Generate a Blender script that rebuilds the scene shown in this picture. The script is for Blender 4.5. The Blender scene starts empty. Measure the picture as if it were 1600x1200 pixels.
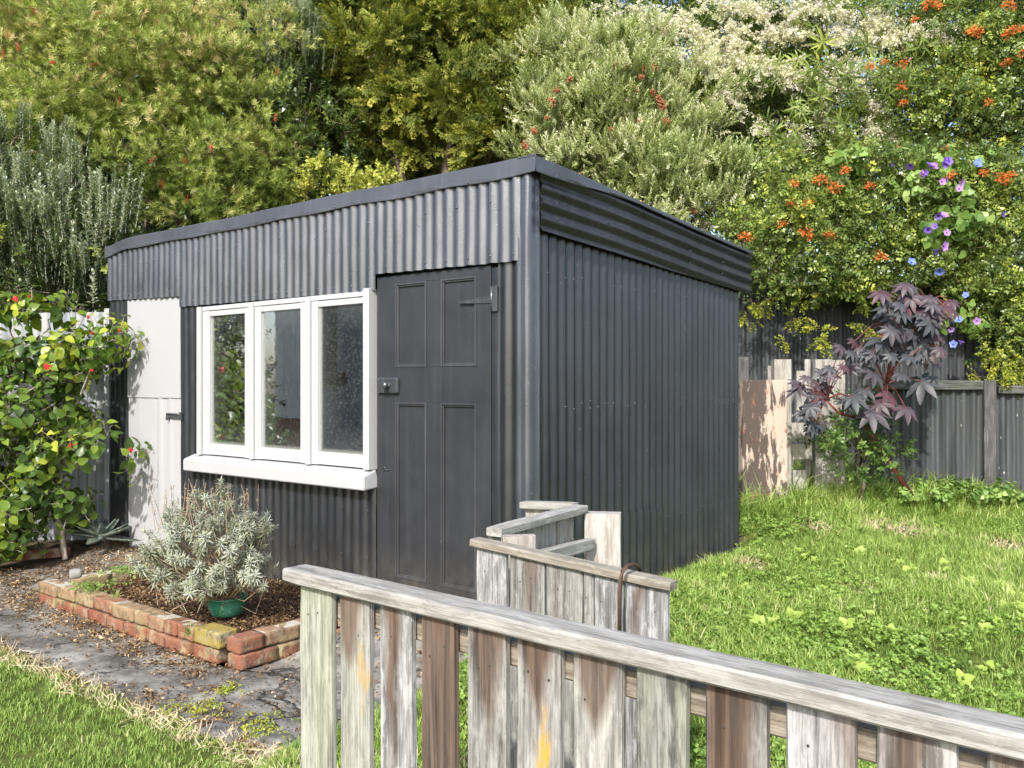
import bpy, bmesh, math, random
import numpy as np
from mathutils import Vector, Matrix, noise as mnoise
R = math.radians
rng = np.random.default_rng(7)
random.seed(7)
SC = bpy.context.scene
COL = SC.collection

# ------------------------------------------------------------------ camera, light
FPX = 1385.0; HY = 600.5; CH = 1.35
cam = bpy.data.cameras.new('camera'); cam.sensor_width = 36; cam.lens = 36*FPX/1600; cam.clip_start = .05; cam.clip_end = 400
camo = bpy.data.objects.new('camera', cam); COL.objects.link(camo)
camo.location = (0, 0, CH); camo.rotation_euler = (R(90), 0, 0)
SC.camera = camo
SUN = Vector((-.24, -.80, .64)).normalized()      # towards the sun
w = bpy.data.worlds.new('World'); SC.world = w; w.use_nodes = True
nt = w.node_tree; bg = nt.nodes['Background']
sky = nt.nodes.new('ShaderNodeTexSky'); sky.sky_type = 'NISHITA'; sky.sun_disc = False
sky.sun_elevation = math.asin(SUN.z); sky.sun_rotation = math.atan2(SUN.x, SUN.y)
sky.air_density = 1.0; sky.dust_density = 2.0; sky.ozone_density = 1.0
nt.links.new(sky.outputs[0], bg.inputs[0]); bg.inputs[1].default_value = 0.15
sl = bpy.data.lights.new('sun', 'SUN'); sl.energy = 2.7; sl.angle = R(1.2); sl.color = (1, .96, .90)
so = bpy.data.objects.new('sun', sl); COL.objects.link(so)
so.rotation_euler = SUN.to_track_quat('Z', 'Y').to_euler(); so.location = (-4, -6, 9)
SC.view_settings.view_transform = 'Standard'; SC.view_settings.look = 'None'
SC.view_settings.exposure = 1.08; SC.view_settings.gamma = 1
SC.cycles.max_bounces = 6; SC.cycles.transparent_max_bounces = 6

# ------------------------------------------------------------------ measuring: pixel of the 1600 px photo at a depth -> metres
def W(x, y, Y):
    return np.array([(x-800)/FPX*Y, Y, CH-(y-HY)/FPX*Y])
CX, CY = .088, 4.362                       # near corner of the shed
AX = np.array([.7754, -.6314]); AY = np.array([.6314, .7754])
ANG = math.atan2(-.6314, .7754)
def F(x, y):                               # on the shed front: local x, z
    r = (x-800)/FPX; s = (CX-CY*r)/(.7754+.6314*r); Y = CY+.6314*s
    return -s, CH-(y-HY)*Y/FPX
def S(x, y):                               # on the shed side: local y, z
    r = (x-800)/FPX; t = (CY*r-CX)/(.6314-.7754*r); Y = CY+.7754*t
    return t, CH-(y-HY)*Y/FPX
def L2W(lx, ly, z=0):
    return np.array([CX+lx*AX[0]+ly*AY[0], CY+lx*AX[1]+ly*AY[1], z])
def W2L(X, Y):
    return (X-CX)*AX[0]+(Y-CY)*AX[1], (X-CX)*AY[0]+(Y-CY)*AY[1]
def sst(a, b, x): 
    t = np.clip((x-a)/(b-a), 0, 1); return t*t*(3-2*t)
def gz(X, Y):                              # height of the ground
    X = np.asarray(X, float); Y = np.asarray(Y, float)
    lx = (X-CX)*AX[0]+(Y-CY)*AX[1]; ly = (X-CX)*AY[0]+(Y-CY)*AY[1]
    right = np.clip(.24+.07*(Y-5.17), -.2, .75)
    left = .10*sst(-.9, -.1, ly)
    return left+(right-left)*np.maximum(sst(-.1, .35, lx), sst(2.0, 2.6, ly)*sst(-2., -1., lx))+.012*np.sin(X*2.1+1)*np.sin(Y*1.7)
def G(x, y, lift=0):                       # pixel on the ground -> point
    lo, hi = 1.2, 30.
    for _ in range(40):
        m = (lo+hi)/2; p = W(x, y, m)
        if p[2] > gz(p[0], p[1])+lift: lo = m
        else: hi = m
    return W(x, y, (lo+hi)/2)

# ------------------------------------------------------------------ objects
def tag(o, label=None, cat=None, group=None, kind=None):
    if label: o['label'] = label
    if cat: o['category'] = cat
    if group: o['group'] = group
    if kind: o['kind'] = kind
    return o
def thing(name, label, cat, loc=(0, 0, 0), rz=0, group=None):
    o = bpy.data.objects.new(name, None); COL.objects.link(o)
    o.location = tuple(float(v) for v in loc); o.rotation_euler = (0, 0, rz); o.empty_display_size = .1
    return tag(o, label, cat, group)
def link(name, me, parent=None, mats=(), loc=None, rot=None):
    for m in mats: me.materials.append(m)
    o = bpy.data.objects.new(name, me); COL.objects.link(o)
    if parent: o.parent = parent
    if loc is not None: o.location = tuple(float(v) for v in loc)
    if rot is not None: o.rotation_euler = rot
    return o
def fastmesh(name, V, Q, tint=None, mat=None, smooth=False):   # V (n,3), Q (m,k) same-size polygons
    V = np.asarray(V, np.float32); Q = np.asarray(Q, np.int32)
    me = bpy.data.meshes.new(name); k = Q.shape[1]
    me.vertices.add(len(V)); me.vertices.foreach_set('co', V.ravel())
    me.loops.add(Q.size); me.loops.foreach_set('vertex_index', Q.ravel())
    me.polygons.add(len(Q)); me.polygons.foreach_set('loop_start', np.arange(0, Q.size, k, dtype=np.int32))
    me.polygons.foreach_set('loop_total', np.full(len(Q), k, np.int32))
    if mat is not None: me.polygons.foreach_set('material_index', np.asarray(mat, np.int32))
    if smooth: me.polygons.foreach_set('use_smooth', np.ones(len(Q), bool))
    me.update(calc_edges=True)
    if tint is not None:
        a = me.attributes.new('tint', 'FLOAT', 'POINT'); a.data.foreach_set('value', np.asarray(tint, np.float32))
    return me
class MB:                                   # collects solids into one mesh
    def __init__(s): s.v = []; s.f = []; s.t = []; s.sm = []
    def add(s, V, Fc, t=0., smooth=False):
        n = len(s.v); s.v += [tuple(map(float, p)) for p in V]; s.f += [tuple(int(i)+n for i in f) for f in Fc]
        s.t += [float(t)]*len(V); s.sm += [smooth]*len(Fc); return s
    def box(s, lo, hi, t=0., bev=0.0, M=None, jit=0.):
        bm = bmesh.new(); bmesh.ops.create_cube(bm, size=1)
        c = [(a+b)/2 for a, b in zip(lo, hi)]; d = [abs(b-a) for a, b in zip(lo, hi)]
        for v in bm.verts: v.co = Vector((c[0]+v.co.x*d[0], c[1]+v.co.y*d[1], c[2]+v.co.z*d[2]))
        if jit:
            for v in bm.verts: v.co += Vector((random.uniform(-jit, jit) for _ in range(3)))
        if bev: bmesh.ops.bevel(bm, geom=list(bm.edges), offset=bev, segments=2, affect='EDGES', profile=.6)
        if M is not None: bmesh.ops.transform(bm, matrix=M, verts=bm.verts)
        bm.verts.index_update()
        s.add([v.co[:] for v in bm.verts], [[v.index for v in f.verts] for f in bm.faces], t); bm.free(); return s
    def tube(s, pts, rad, n=8, t=0., cap=True):
        pts = [Vector(p) for p in pts]; V = []; Fc = []
        if not hasattr(rad, '__len__'): rad = [rad]*len(pts)
        up = Vector((.13, .31, .94))
        for i, p in enumerate(pts):
            d = (pts[min(i+1, len(pts)-1)]-pts[max(i-1, 0)]).normalized()
            a = d.cross(up)
            if a.length < .05: a = d.cross(Vector((1, 0, 0)))
            a.normalize(); b = d.cross(a)
            for k in range(n):
                q = 2*math.pi*k/n; V.append(p+a*math.cos(q)*rad[i]+b*math.sin(q)*rad[i])
        for i in range(len(pts)-1):
            for k in range(n):
                Fc.append((i*n+k, i*n+(k+1) % n, (i+1)*n+(k+1) % n, (i+1)*n+k))
        if cap: Fc.append(tuple(range(n-1, -1, -1))); Fc.append(tuple((len(pts)-1)*n+k for k in range(n)))
        return s.add(V, Fc, t, True)
    def lathe(s, prof, c=(0, 0, 0), n=28, t=0.):
        V = []; Fc = []
        for r, z in prof:
            for k in range(n):
                q = 2*math.pi*k/n; V.append((c[0]+r*math.cos(q), c[1]+r*math.sin(q), c[2]+z))
        for i in range(len(prof)-1):
            for k in range(n): Fc.append((i*n+k, i*n+(k+1) % n, (i+1)*n+(k+1) % n, (i+1)*n+k))
        return s.add(V, Fc, t, True)
    def build(s, name, mat, parent=None, loc=None, rot=None):
        me = bpy.data.meshes.new(name); me.from_pydata(s.v, [], s.f)
        me.polygons.foreach_set('use_smooth', s.sm)
        a = me.attributes.new('tint', 'FLOAT', 'POINT'); a.data.foreach_set('value', s.t)
        me.update()
        return link(name, me, parent, [mat] if not isinstance(mat, (list, tuple)) else mat, loc, rot)

# ------------------------------------------------------------------ materials
class N:
    def __init__(s, name):
        s.m = bpy.data.materials.new(name); s.m.use_nodes = True; s.t = s.m.node_tree
        s.b = s.t.nodes['Principled BSDF']; s.out = s.t.nodes['Material Output']
    def n(s, typ, **k):
        x = s.t.nodes.new(typ)
        for a, b in k.items(): setattr(x, a, b)
        return x
    def l(s, a, b): s.t.links.new(a, b)
    def co(s, kind='Object', scale=(1, 1, 1), loc=(0, 0, 0)):
        c = s.n('ShaderNodeTexCoord'); m = s.n('ShaderNodeMapping'); m.inputs['Scale'].default_value = scale; m.inputs['Location'].default_value = loc
        s.l(c.outputs[kind], m.inputs[0]); return m.outputs[0]
    def noise(s, co, scale=5, det=4, rough=.55, dist=0):
        x = s.n('ShaderNodeTexNoise'); x.inputs['Scale'].default_value = scale; x.inputs['Detail'].default_value = det
        x.inputs['Roughness'].default_value = rough; x.inputs['Distortion'].default_value = dist
        s.l(co, x.inputs['Vector']); return x.outputs['Fac']
    def vor(s, co, scale=5, feature='F1', rnd=1):
        x = s.n('ShaderNodeTexVoronoi', feature=feature); x.inputs['Scale'].default_value = scale
        x.inputs['Randomness'].default_value = rnd
        s.l(co, x.inputs['Vector']); return x.outputs['Distance']
    def ramp(s, fac, stops):
        x = s.n('ShaderNodeValToRGB'); e = x.color_ramp.elements
        while len(e) < len(stops): e.new(.5)
        for i, (p, c) in enumerate(stops):
            e[i].position = p; e[i].color = (*c, 1) if hasattr(c, '__len__') else (c, c, c, 1)
        s.l(fac, x.inputs[0]); return x.outputs[0]
    def mix(s, fac, a, b, mode='MIX'):
        x = s.n('ShaderNodeMix', data_type='RGBA', blend_type=mode)
        for i, v in ((0, fac), (6, a), (7, b)):
            if hasattr(v, 'is_linked'): s.l(v, x.inputs[i])
            elif i == 0: x.inputs[0].default_value = v
            else: x.inputs[i].default_value = (*v, 1)
        return x.outputs[2]
    def math(s, op, a, b=0., clamp=False):
        x = s.n('ShaderNodeMath', operation=op, use_clamp=clamp)
        for i, v in enumerate((a, b)):
            if hasattr(v, 'is_linked'): s.l(v, x.inputs[i])
            else: x.inputs[i].default_value = v
        return x.outputs[0]
    def attr(s, name='tint'):
        x = s.n('ShaderNodeAttribute', attribute_name=name); return x.outputs['Fac']
    def sep(s, co):
        x = s.n('ShaderNodeSeparateXYZ'); s.l(co, x.inputs[0]); return x.outputs
    def bump(s, h, dist=.002, strength=.6):
        x = s.n('ShaderNodeBump'); x.inputs['Strength'].default_value = strength; x.inputs['Distance'].default_value = dist
        s.l(h, x.inputs['Height']); s.l(x.outputs[0], s.b.inputs['Normal']); return x.outputs[0]
    def set(s, col=None, rough=None, spec=None):
        for k, v in (('Base Color', col), ('Roughness', rough), ('Specular IOR Level', spec)):
            if v is None: continue
            if hasattr(v, 'is_linked'): s.l(v, s.b.inputs[k])
            else: s.b.inputs[k].default_value = (*v, 1) if hasattr(v, '__len__') else v
        return s

def m_iron(name, col, col2, rough=(.34, .5), spec=.5, chips=.035, pit=.0008, chipcol=(.35, .36, .38), streak=.5, dust=.75):
    n = N(name); c = n.co('Object')
    big = n.noise(c, 2.2, 5); fine = n.noise(c, 55, 4)
    st = n.noise(n.co('Object', (26, 26, 1.1)), 1.0, 4)
    k = n.mix(n.ramp(big, [(.35, 0.), (.65, 1.)]), col, col2)
    k = n.mix(n.math('MULTIPLY', n.ramp(st, [(.5, 0.), (.75, 1.)]), streak), k, tuple(min(1, v*1.7+.01) for v in col2))
    v = n.vor(c, 24); vm = n.math('MULTIPLY', n.ramp(v, [(.0, 1.), (chips, 1.), (chips+.012, 0.)]), n.ramp(n.noise(c, 6, 2), [(.45, 0.), (.6, 1.)]))
    k = n.mix(vm, k, chipcol)
    if dust:
        zz = n.sep(c)[2]; dm_ = n.math('MULTIPLY', n.ramp(zz, [(.08, 1.), (.45, 0.)]), n.ramp(n.noise(c, 7, 7, .7), [(.38, 0.), (.66, dust)])); k = n.mix(dm_, k, (.11, .095, .07))
        rs = n.noise(n.co('Object', (9, 9, 2.5)), 1.6, 6, .7); k = n.mix(n.ramp(rs, [(.66, 0.), (.76, .55)]), k, (.085, .07, .06))
    n.set(k, n.ramp(n.noise(c, 9, 4), [(.3, rough[0]), (.7, rough[1])]), spec); n.b.inputs['IOR'].default_value = 1.6
    h = n.math('ADD', n.math('MULTIPLY', fine, .5), n.noise(c, 160, 2))
    n.bump(h, pit, .8)
    return n.m
def m_paint(name, col, rough=.45, dirt=(.4, .38, .34), amt=.5, bump=.0006, grain=(4, 4, 1)):
    n = N(name); c = n.co('Object')
    d = n.ramp(n.noise(c, 3.5, 7, .65), [(.5, 0.), (.8, amt)])
    g = n.noise(n.co('Object', (grain[0]*8, grain[1]*8, grain[2]*1.5)), 4, 5)
    k = n.mix(d, col, dirt); k = n.mix(n.math('MULTIPLY', n.ramp(g, [(.55, 0.), (.8, 1.)]), amt*.35), k, dirt)
    n.set(k, rough); n.bump(n.math('ADD', g, n.math('MULTIPLY', n.noise(c, 70, 3), .6)), bump*2, .7)
    return n.m
def m_leaf(name, stops, rough=.45, trans=.30, spec=.4, var=1.2, gain=1.3):
    n = N(name); t = n.attr(); c = n.co('Object')
    f = n.math('ADD', t, n.math('MULTIPLY', n.math('SUBTRACT', n.noise(c, var, 2), .5), .45), clamp=True)
    stops = [(p_, tuple(min(.82, v*gain) for v in c_)) for p_, c_ in stops]; k = n.ramp(f, stops); n.set(k, rough, spec)
    tr = n.n('ShaderNodeBsdfTranslucent'); mx = n.n('ShaderNodeMixShader'); mx.inputs[0].default_value = trans
    n.l(n.mix(1., k, (1.0, 1.0, .55), 'MULTIPLY'), tr.inputs[0])
    n.l(n.b.outputs[0], mx.inputs[1]); n.l(tr.outputs[0], mx.inputs[2]); n.l(mx.outputs[0], n.out.inputs[0])
    return n.m
def m_flat(name, col, rough=.5, spec=.4, var=.25, scale=20):
    n = N(name); c = n.co('Object')
    n.set(n.mix(n.noise(c, scale, 4), tuple(v*(1-var) for v in col), tuple(min(1, v*(1+var)) for v in col)), rough, spec)
    n.bump(n.noise(c, scale*4, 3), .001, .4); return n.m
def m_bark(name, a=(.12, .085, .06), b=(.28, .22, .17)):
    n = N(name); c = n.co('Object', (6, 6, 1.5)); x = n.noise(c, 6, 6)
    n.set(n.ramp(x, [(.35, a), (.65, b)]), .85); n.bump(x, .01, .8); return n.m
def m_wood(name, seed, base=(.30, .29, .265), pale=(.44, .43, .40), dark=(.11, .10, .09), brown=0., bc=.5, bw=.3, bl=.6,
           yellow=0., yc=.7, yz=.3, black=0., green=0., up='Z', gen=True):
    """weathered timber: long grain, checks, brown runs from the top, lichen"""
    n = N(name); L = (seed*3.17 % 9, seed*1.31 % 7, seed*2.3 % 5); DK = .60 if max(base) > .35 else .76
    base, pale, dark = (tuple(v*DK for v in q_) for q_ in (base, pale, dark))
    sc = {'Z': (60, 60, 2.2), 'X': (2.2, 60, 60)}[up]; sc2 = {'Z': (9, 9, 1.1), 'X': (1.1, 9, 9)}[up]
    g = n.noise(n.co('Object', sc, L), 1., 6, .6, .6); g2 = n.noise(n.co('Object', sc2, L), 1., 5, .6, .8)
    fine = n.noise(n.co('Object', tuple(v*2.6 for v in sc), L), 1., 3)
    k = n.mix(n.ramp(g2, [(.33, 0.), (.66, 1.)]), base, pale)
    k = n.mix(n.math('MULTIPLY', n.ramp(g, [(.36, 1.), (.52, 0.)]), .7), k, dark)
    gg = n.noise(n.co('Object', {'Z': (240, 240, 14), 'X': (14, 240, 240)}[up], L), 1., 5, .65); k = n.mix(n.math('MULTIPLY', n.ramp(gg, [(.40, 1.), (.55, 0.)]), .55), k, tuple(v*1.1 for v in dark))
    k = n.mix(n.math('MULTIPLY', n.ramp(fine, [(.55, 0.), (.72, 1.)]), .35), k, (.44, .43, .41))
    fk = n.noise(n.co('Object', {'Z': (30, 30, 9), 'X': (9, 30, 30)}[up], (L[2], L[0], L[1])), 1.2, 8, .72); k = n.mix(n.math('MULTIPLY', n.ramp(fk, [(.50, 0.), (.56, 1.)]), .38), k, tuple(min(1, v*1.25) for v in pale)); k = n.mix(n.math('MULTIPLY', n.ramp(fk, [(.36, 1.), (.44, 0.)]), .30), k, dark)
    if green: k = n.mix(n.math('MULTIPLY', n.ramp(n.noise(n.co('Object', sc2, (3, L[0], 1)), 1.3, 4), [(.42, 0.), (.62, 1.)]), green), k, (.33, .37, .22))
    if gen:
        s = n.sep(n.co('Generated')); wob = n.noise(n.co('Object', (5, 5, 3), L), 1.5, 4)
        sx = n.math('ADD', s[0], n.math('MULTIPLY', n.math('SUBTRACT', wob, .5), .55))
        def run(cx, wid, z0, z1, amt):     # soft vertical run centred at cx, full at z0, gone at z1
            ax = n.math('ABSOLUTE', n.math('SUBTRACT', sx, cx)); zz = n.math('DIVIDE', n.math('SUBTRACT', s[2], z1), z0-z1)
            zz = n.math('ADD', zz, n.math('MULTIPLY', n.math('SUBTRACT', wob, .5), .5), clamp=True)
            lim = n.math('MULTIPLY', n.math('POWER', zz, .7), wid)
            e = n.math('DIVIDE', n.math('ADD', n.math('SUBTRACT', lim, ax), n.math('MULTIPLY', n.math('SUBTRACT', g2, .45), .5)), .26, clamp=True)
            return n.math('MULTIPLY', e, amt, clamp=True)
        if brown:
            r = run(bc, bw, 1., 1-bl, brown)
            k = n.mix(r, k, n.mix(n.ramp(g, [(.35, 0.), (.6, 1.)]), (.040, .028, .022), (.14, .090, .062)))
        if black:
            r = n.math('MULTIPLY', n.ramp(n.noise(n.co('Object', (26, 26, 5), (L[1], 5, L[0])), 1.3, 9, .68), [(.49, 0.), (.60, .9)]), black)
            k = n.mix(r, k, (.045, .045, .042))
        if yellow:
            ax = n.math('ABSOLUTE', n.math('SUBTRACT', sx, yc)); az = n.math('ABSOLUTE', n.math('SUBTRACT', s[2], yz))
            e = n.math('SUBTRACT', 1., n.math('ADD', n.math('DIVIDE', ax, .30), n.math('DIVIDE', az, .16)))
            e = n.math('ADD', e, n.math('MULTIPLY', n.math('SUBTRACT', n.noise(n.co('Object', (45, 45, 16), L), 1., 7, .7), .55), 3.2))
            e = n.math('MULTIPLY', n.ramp(e, [(.1, 0.), (.75, .85)]), yellow)
            k = n.mix(e, k, (.50, .29, .03))
        kn = n.vor(n.co('Object', (14, 14, 4.5), (L[2], 2, L[1])), .9)
        k = n.mix(n.ramp(kn, [(.0, .9), (.07, .8), (.1, 0.)]), k, (.09, .07, .055))
    n.set(k, .82, .25); n.bump(n.math('ADD', g, n.math('MULTIPLY', fine, .5)), .004, .9)
    return n.m

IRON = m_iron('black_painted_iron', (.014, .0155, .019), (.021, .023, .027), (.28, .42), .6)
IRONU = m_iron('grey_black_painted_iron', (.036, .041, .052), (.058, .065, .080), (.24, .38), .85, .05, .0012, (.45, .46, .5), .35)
IRONS = m_iron('side_painted_iron', (.017, .019, .025), (.026, .029, .037), (.27, .37), .6, .045, .0006, (.36, .38, .42), .2)
IRONF = m_iron('fascia_painted_iron', (.022, .022, .025), (.032, .032, .037), (.36, .46), .35, .03, .0006)
FLASH = m_iron('roof_flashing_paint', (.048, .050, .058), (.070, .073, .084), (.33, .48), .6, .02, .0005, (.2, .2, .2), .3)
DOORP = m_iron('door_paint', (.022, .0235, .027), (.031, .033, .037), (.40, .52), .45, .028, .0004, (.3, .3, .3), .25)
MOULD = m_iron('door_moulding_paint', (.034, .035, .038), (.052, .053, .058), (.35, .5), .5, .03, .0004)
BLACKMETAL = m_iron('blackened_metal', (.03, .032, .036), (.06, .062, .068), (.25, .4), .7, .05, .0010)
WHITE = m_paint('white_gloss_paint', (.425, .43, .44), .38, (.38, .37, .34), .4)
WHITED = m_paint('white_door_paint', (.385, .39, .40), .5, (.36, .35, .32), .4, .0006)
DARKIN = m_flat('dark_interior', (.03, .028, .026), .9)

# ------------------------------------------------------------------ corrugated sheets
def corr(u0, u1, zt, zb, axis='x', out=-1, off=0., pitch=.0762, amp=.0085, phase=0., nz=14, dent=.0025, seed=0, ns=10, wavy=0.):
    """vertical corrugations between u0 and u1; zt/zb functions of u; returns V,F in shed space"""
    nu = max(3, int(abs(u1-u0)/pitch*ns)+1); us = np.linspace(u0, u1, nu); V = []; 
    for j in range(nz+1):
        f = j/nz
        for u in us:
            z = zb(u)*(1-f)+zt(u)*f
            wv = wavy*math.sin(u*40+seed)*(1 if j == 0 else 0)
            d = amp*math.cos(2*math.pi*(u+phase)/pitch)
            q = mnoise.noise(Vector((u*4.1+seed, z*1.6, seed*1.7)))*dent*1.6+mnoise.noise(Vector((u*17+seed, z*9, seed)))*dent*.5
            uu = u+mnoise.noise(Vector((u*1.5, z*1.2, seed+9)))*.006
            h = off+d+q
            V.append((uu, h*out, z+wv) if axis == 'x' else (h*out, uu, z+wv))
    Fc = [(j*nu+i, j*nu+i+1, (j+1)*nu+i+1, (j+1)*nu+i) for j in range(nz) for i in range(nu-1)]
    return V, Fc, us
def lin(a, b):
    (x0, z0), (x1, z1) = a, b
    return lambda u: z0+(z1-z0)*(u-x0)/(x1-x0)
def domes(mb, pts, r=.007, axis='x', out=-1):
    for (u, h, z) in pts:
        V = []; Fc = []
        for i, (rr, hh) in enumerate(((1, 0), (.8, .5), (.35, .75))):
            for k in range(7):
                a = 2*math.pi*k/7; du, dz, dh = rr*r*math.cos(a), rr*r*math.sin(a), hh*r
                V.append((u+du, (h+dh)*out, z+dz) if axis == 'x' else ((h+dh)*out, u+du, z+dz))
        for i in range(2):
            for k in range(7): Fc.append((i*7+k, i*7+(k+1) % 7, (i+1)*7+(k+1) % 7, (i+1)*7+k))
        Fc.append(tuple(14+k for k in range(7))); mb.add(V, Fc, 0, True)

# ------------------------------------------------------------------ THE SHED
shed = thing('shed', 'small black corrugated iron garden shed with sloping roof, white window and two doors', 'shed', L2W(0, 0, 0), ANG)
xl = F(172, 600)[0]; ZB = .0
x_wd0, x_wd1 = F(200, 600)[0], F(283.5, 600)[0]
x_w0, x_w1 = F(316, 600)[0], F(586, 600)[0]
x_d0, x_d1 = F(590, 600)[0], F(768, 600)[0]
ztop = lambda u: 2.40
LAP = [F(287, 0)[0], F(481, 0)[0], F(578, 0)[0], F(700, 0)[0]]
mb = MB()
# lower cladding strips round the openings
zr_t = lin(F(768, 413), F(826, 404))
for a, b, t, bt, sd in ((xl, x_wd0+.004, 2.3, ZB, 1), (x_wd1-.004, x_w0+.01, 2.3, ZB, 2), (x_w0+.01, x_d0-.012, F(450, 735)[1], ZB, 3), (x_d1+.045, -.045, 2.3, ZB, 4)):
    V, Fc, _ = corr(a, b, lambda u, t=t: t, lambda u, bt=bt: bt, off=.004, seed=sd, amp=.0075, nz=20, dent=.003, phase=.0)
    mb.add(V, Fc, 0, True)
dm = [(xl+.0762*k, .0125, z) for k in range(1, 50, 3) for z in (.35, .62) if x_w0 < xl+.0762*k < x_d0]
domes(mb, dm, .006)
mb.build('wall_cladding', IRON, shed)
# upper sheets
def upper(a, b, pa, pb, seed, off, nm='upper_cladding', ph=0):
    m = MB(); V, Fc, us = corr(a, b, ztop, lin(F(*pa), F(*pb)), off=off, seed=seed, amp=.0088, nz=10, dent=.0045, wavy=.0015, phase=ph); m.add(V, Fc, 0, True)
    k = [(u, off+.0085, lin(F(*pa), F(*pb))(u)+.035) for u in np.arange(math.ceil(a/.0762)*.0762, b, .1524)]
    k += [(u, off+.0085, 2.27) for u in np.arange(math.ceil(a/.0762)*.0762, b, .2286)]
    domes(m, k, .0065)
    return m.build(nm, IRONU, shed)
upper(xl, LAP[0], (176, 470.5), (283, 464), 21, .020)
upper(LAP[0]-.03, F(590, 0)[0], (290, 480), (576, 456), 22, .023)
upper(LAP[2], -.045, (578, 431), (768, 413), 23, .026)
# thin dark board added as shade above the doors, with strips beside them
m = MB(); m.box((xl+.01, .012, F(200, 474)[1]-.0), (x_d1+.04, .035, 2.40)); m.box((x_d0-.012, .012, ZB), (x_d0, .030, F(590, 428)[1])); m.box((x_wd1-.004, .012, ZB), (x_wd1+.006, .030, 2.0))
m.build('shadow_board', IRON, shed)
# corner flashing: rounded roll
m = MB(); prof = []
for u in np.linspace(-.072, -.046, 4): prof.append((u, -.016-.010*math.sin((u+.072)/.026*math.pi)))
for k in range(10):
    a = R(-95+k*11); prof.append((-.012+.030*math.sin(a+math.pi/2)*1.0, 0-.012-.018*math.cos(a+math.pi/2)))
prof = [(-.074, -.014), (-.066, -.022), (-.054, -.026), (-.044, -.019), (-.036, -.020)]
for k in range(9):
    a = -math.pi/2+k*math.pi/2/8; prof.append((-.010+.026*math.cos(a), -.004+.026*math.sin(a)-.0))
prof += [(.016, .015), (.014, .028), (.024, .040), (.026, .050), (.014, .056)]
nzz = 24; V = []
for j in range(nzz+1):
    z = ZB+(2.40-ZB)*j/nzz
    for (a, b) in prof:
        q = .003*mnoise.noise(Vector((a*30, z*3, 1)))+.002*mnoise.noise(Vector((a*60, z*14, b*30)))
        V.append((a+q, b-q, z))
k = len(prof); m.add(V, [(j*k+i, j*k+i+1, (j+1)*k+i+1, (j+1)*k+i) for j in range(nzz) for i in range(k-1)], 0, True)
m.build('corner_flashing', IRONU, shed)
# side wall
t0, t1 = S(838, 600)[0], S(1151, 600)[0]
sroof = lin((0, 2.395), S(1172, 404))
m = MB(); V, Fc, _ = corr(t0, t1, lambda t: sroof(t)-.03, lambda t: .0, axis='y', out=1, off=.006, seed=5, amp=.0085, nz=30, dent=.0022, phase=-t0)
m.add(V, Fc, 0, True)
dm = []
for zz in (.55, 1.22, 1.25, 1.9): dm += [(t0+.0762*k, .0145, zz+random.uniform(-.012, .012)) for k in range(1, 31) if random.random() < .4]
domes(m, dm, .0065, 'y', 1); m.build('side_cladding', IRONS, shed)
# patch sheet low on the side
a, za = S(957, 806); b, zb = S(1030, 797)
m = MB(); V, Fc, _ = corr(a-.05, b+.05, lambda t: za, lambda t: .0, axis='y', out=1, off=.0105, seed=6, amp=.0085, nz=10, dent=.002, phase=-t0); m.add(V, Fc, 0, True); m.build('patch_sheet', IRONS, shed)
# rear and far walls, plain sheets
m = MB(); V, Fc, _ = corr(t0, t1, lambda t: sroof(t)-.03, lambda t: 0., axis='y', out=-1, off=-xl, seed=8, ns=6, nz=3); m.add(V, Fc, 0, True)
V, Fc, _ = corr(xl, 0, lambda t: sroof(t1)-.03, lambda t: 0., axis='x', out=1, off=t1, seed=9, ns=6, nz=3); m.add(V, Fc, 0, True); m.build('rear_cladding', IRON, shed)
# horizontally corrugated fascia on the side
fa, fb = S(832, 0)[0]+.01, t1+.13
zt0, zb0 = lin(S(835, 281), S(1175, 407)), lin(S(834, 362), S(1170, 463))
zs = lambda t: sroof(t)+.062-.035*sst(0, fb, t)
m = MB(); nu, nv = 60, 44; V = []
for i in range(nu+1):
    t = fa+(fb-fa)*i/nu
    for j in range(nv+1):
        f = j/nv; ztt = min(zt0(t)+.07, zs(t)-.010); z = zb0(t)*(1-f)+ztt*f; ph = (ztt-z)/.0762*2*math.pi
        q = .006*max(0, .5-math.hypot(t-.80, (z-zb0(t)-.05)*3)*4)+.003*mnoise.noise(Vector((t*5, z*11, 3)))
        e = .010*math.sin(ph*1.0+.6) if i == 0 else 0
        V.append((.048+.0105*math.cos(ph+math.pi)-q*1.5, t+(e if i == 0 else 0), z))
m.add(V, [(i*(nv+1)+j, (i+1)*(nv+1)+j, (i+1)*(nv+1)+j+1, i*(nv+1)+j+1) for i in range(nu) for j in range(nv)], 0, True)
dm = [(t, .058, zb0(t)+h) for t in (.15, .62, 1.05, 1.55, 2.0) for h in (.075, .15)]
domes(m, dm, .0065, 'y', 1); m.box((.002, fa+.03, 2.13), (.036, fa+.07, 2.36))
m.build('fascia', IRONF, shed)
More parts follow.
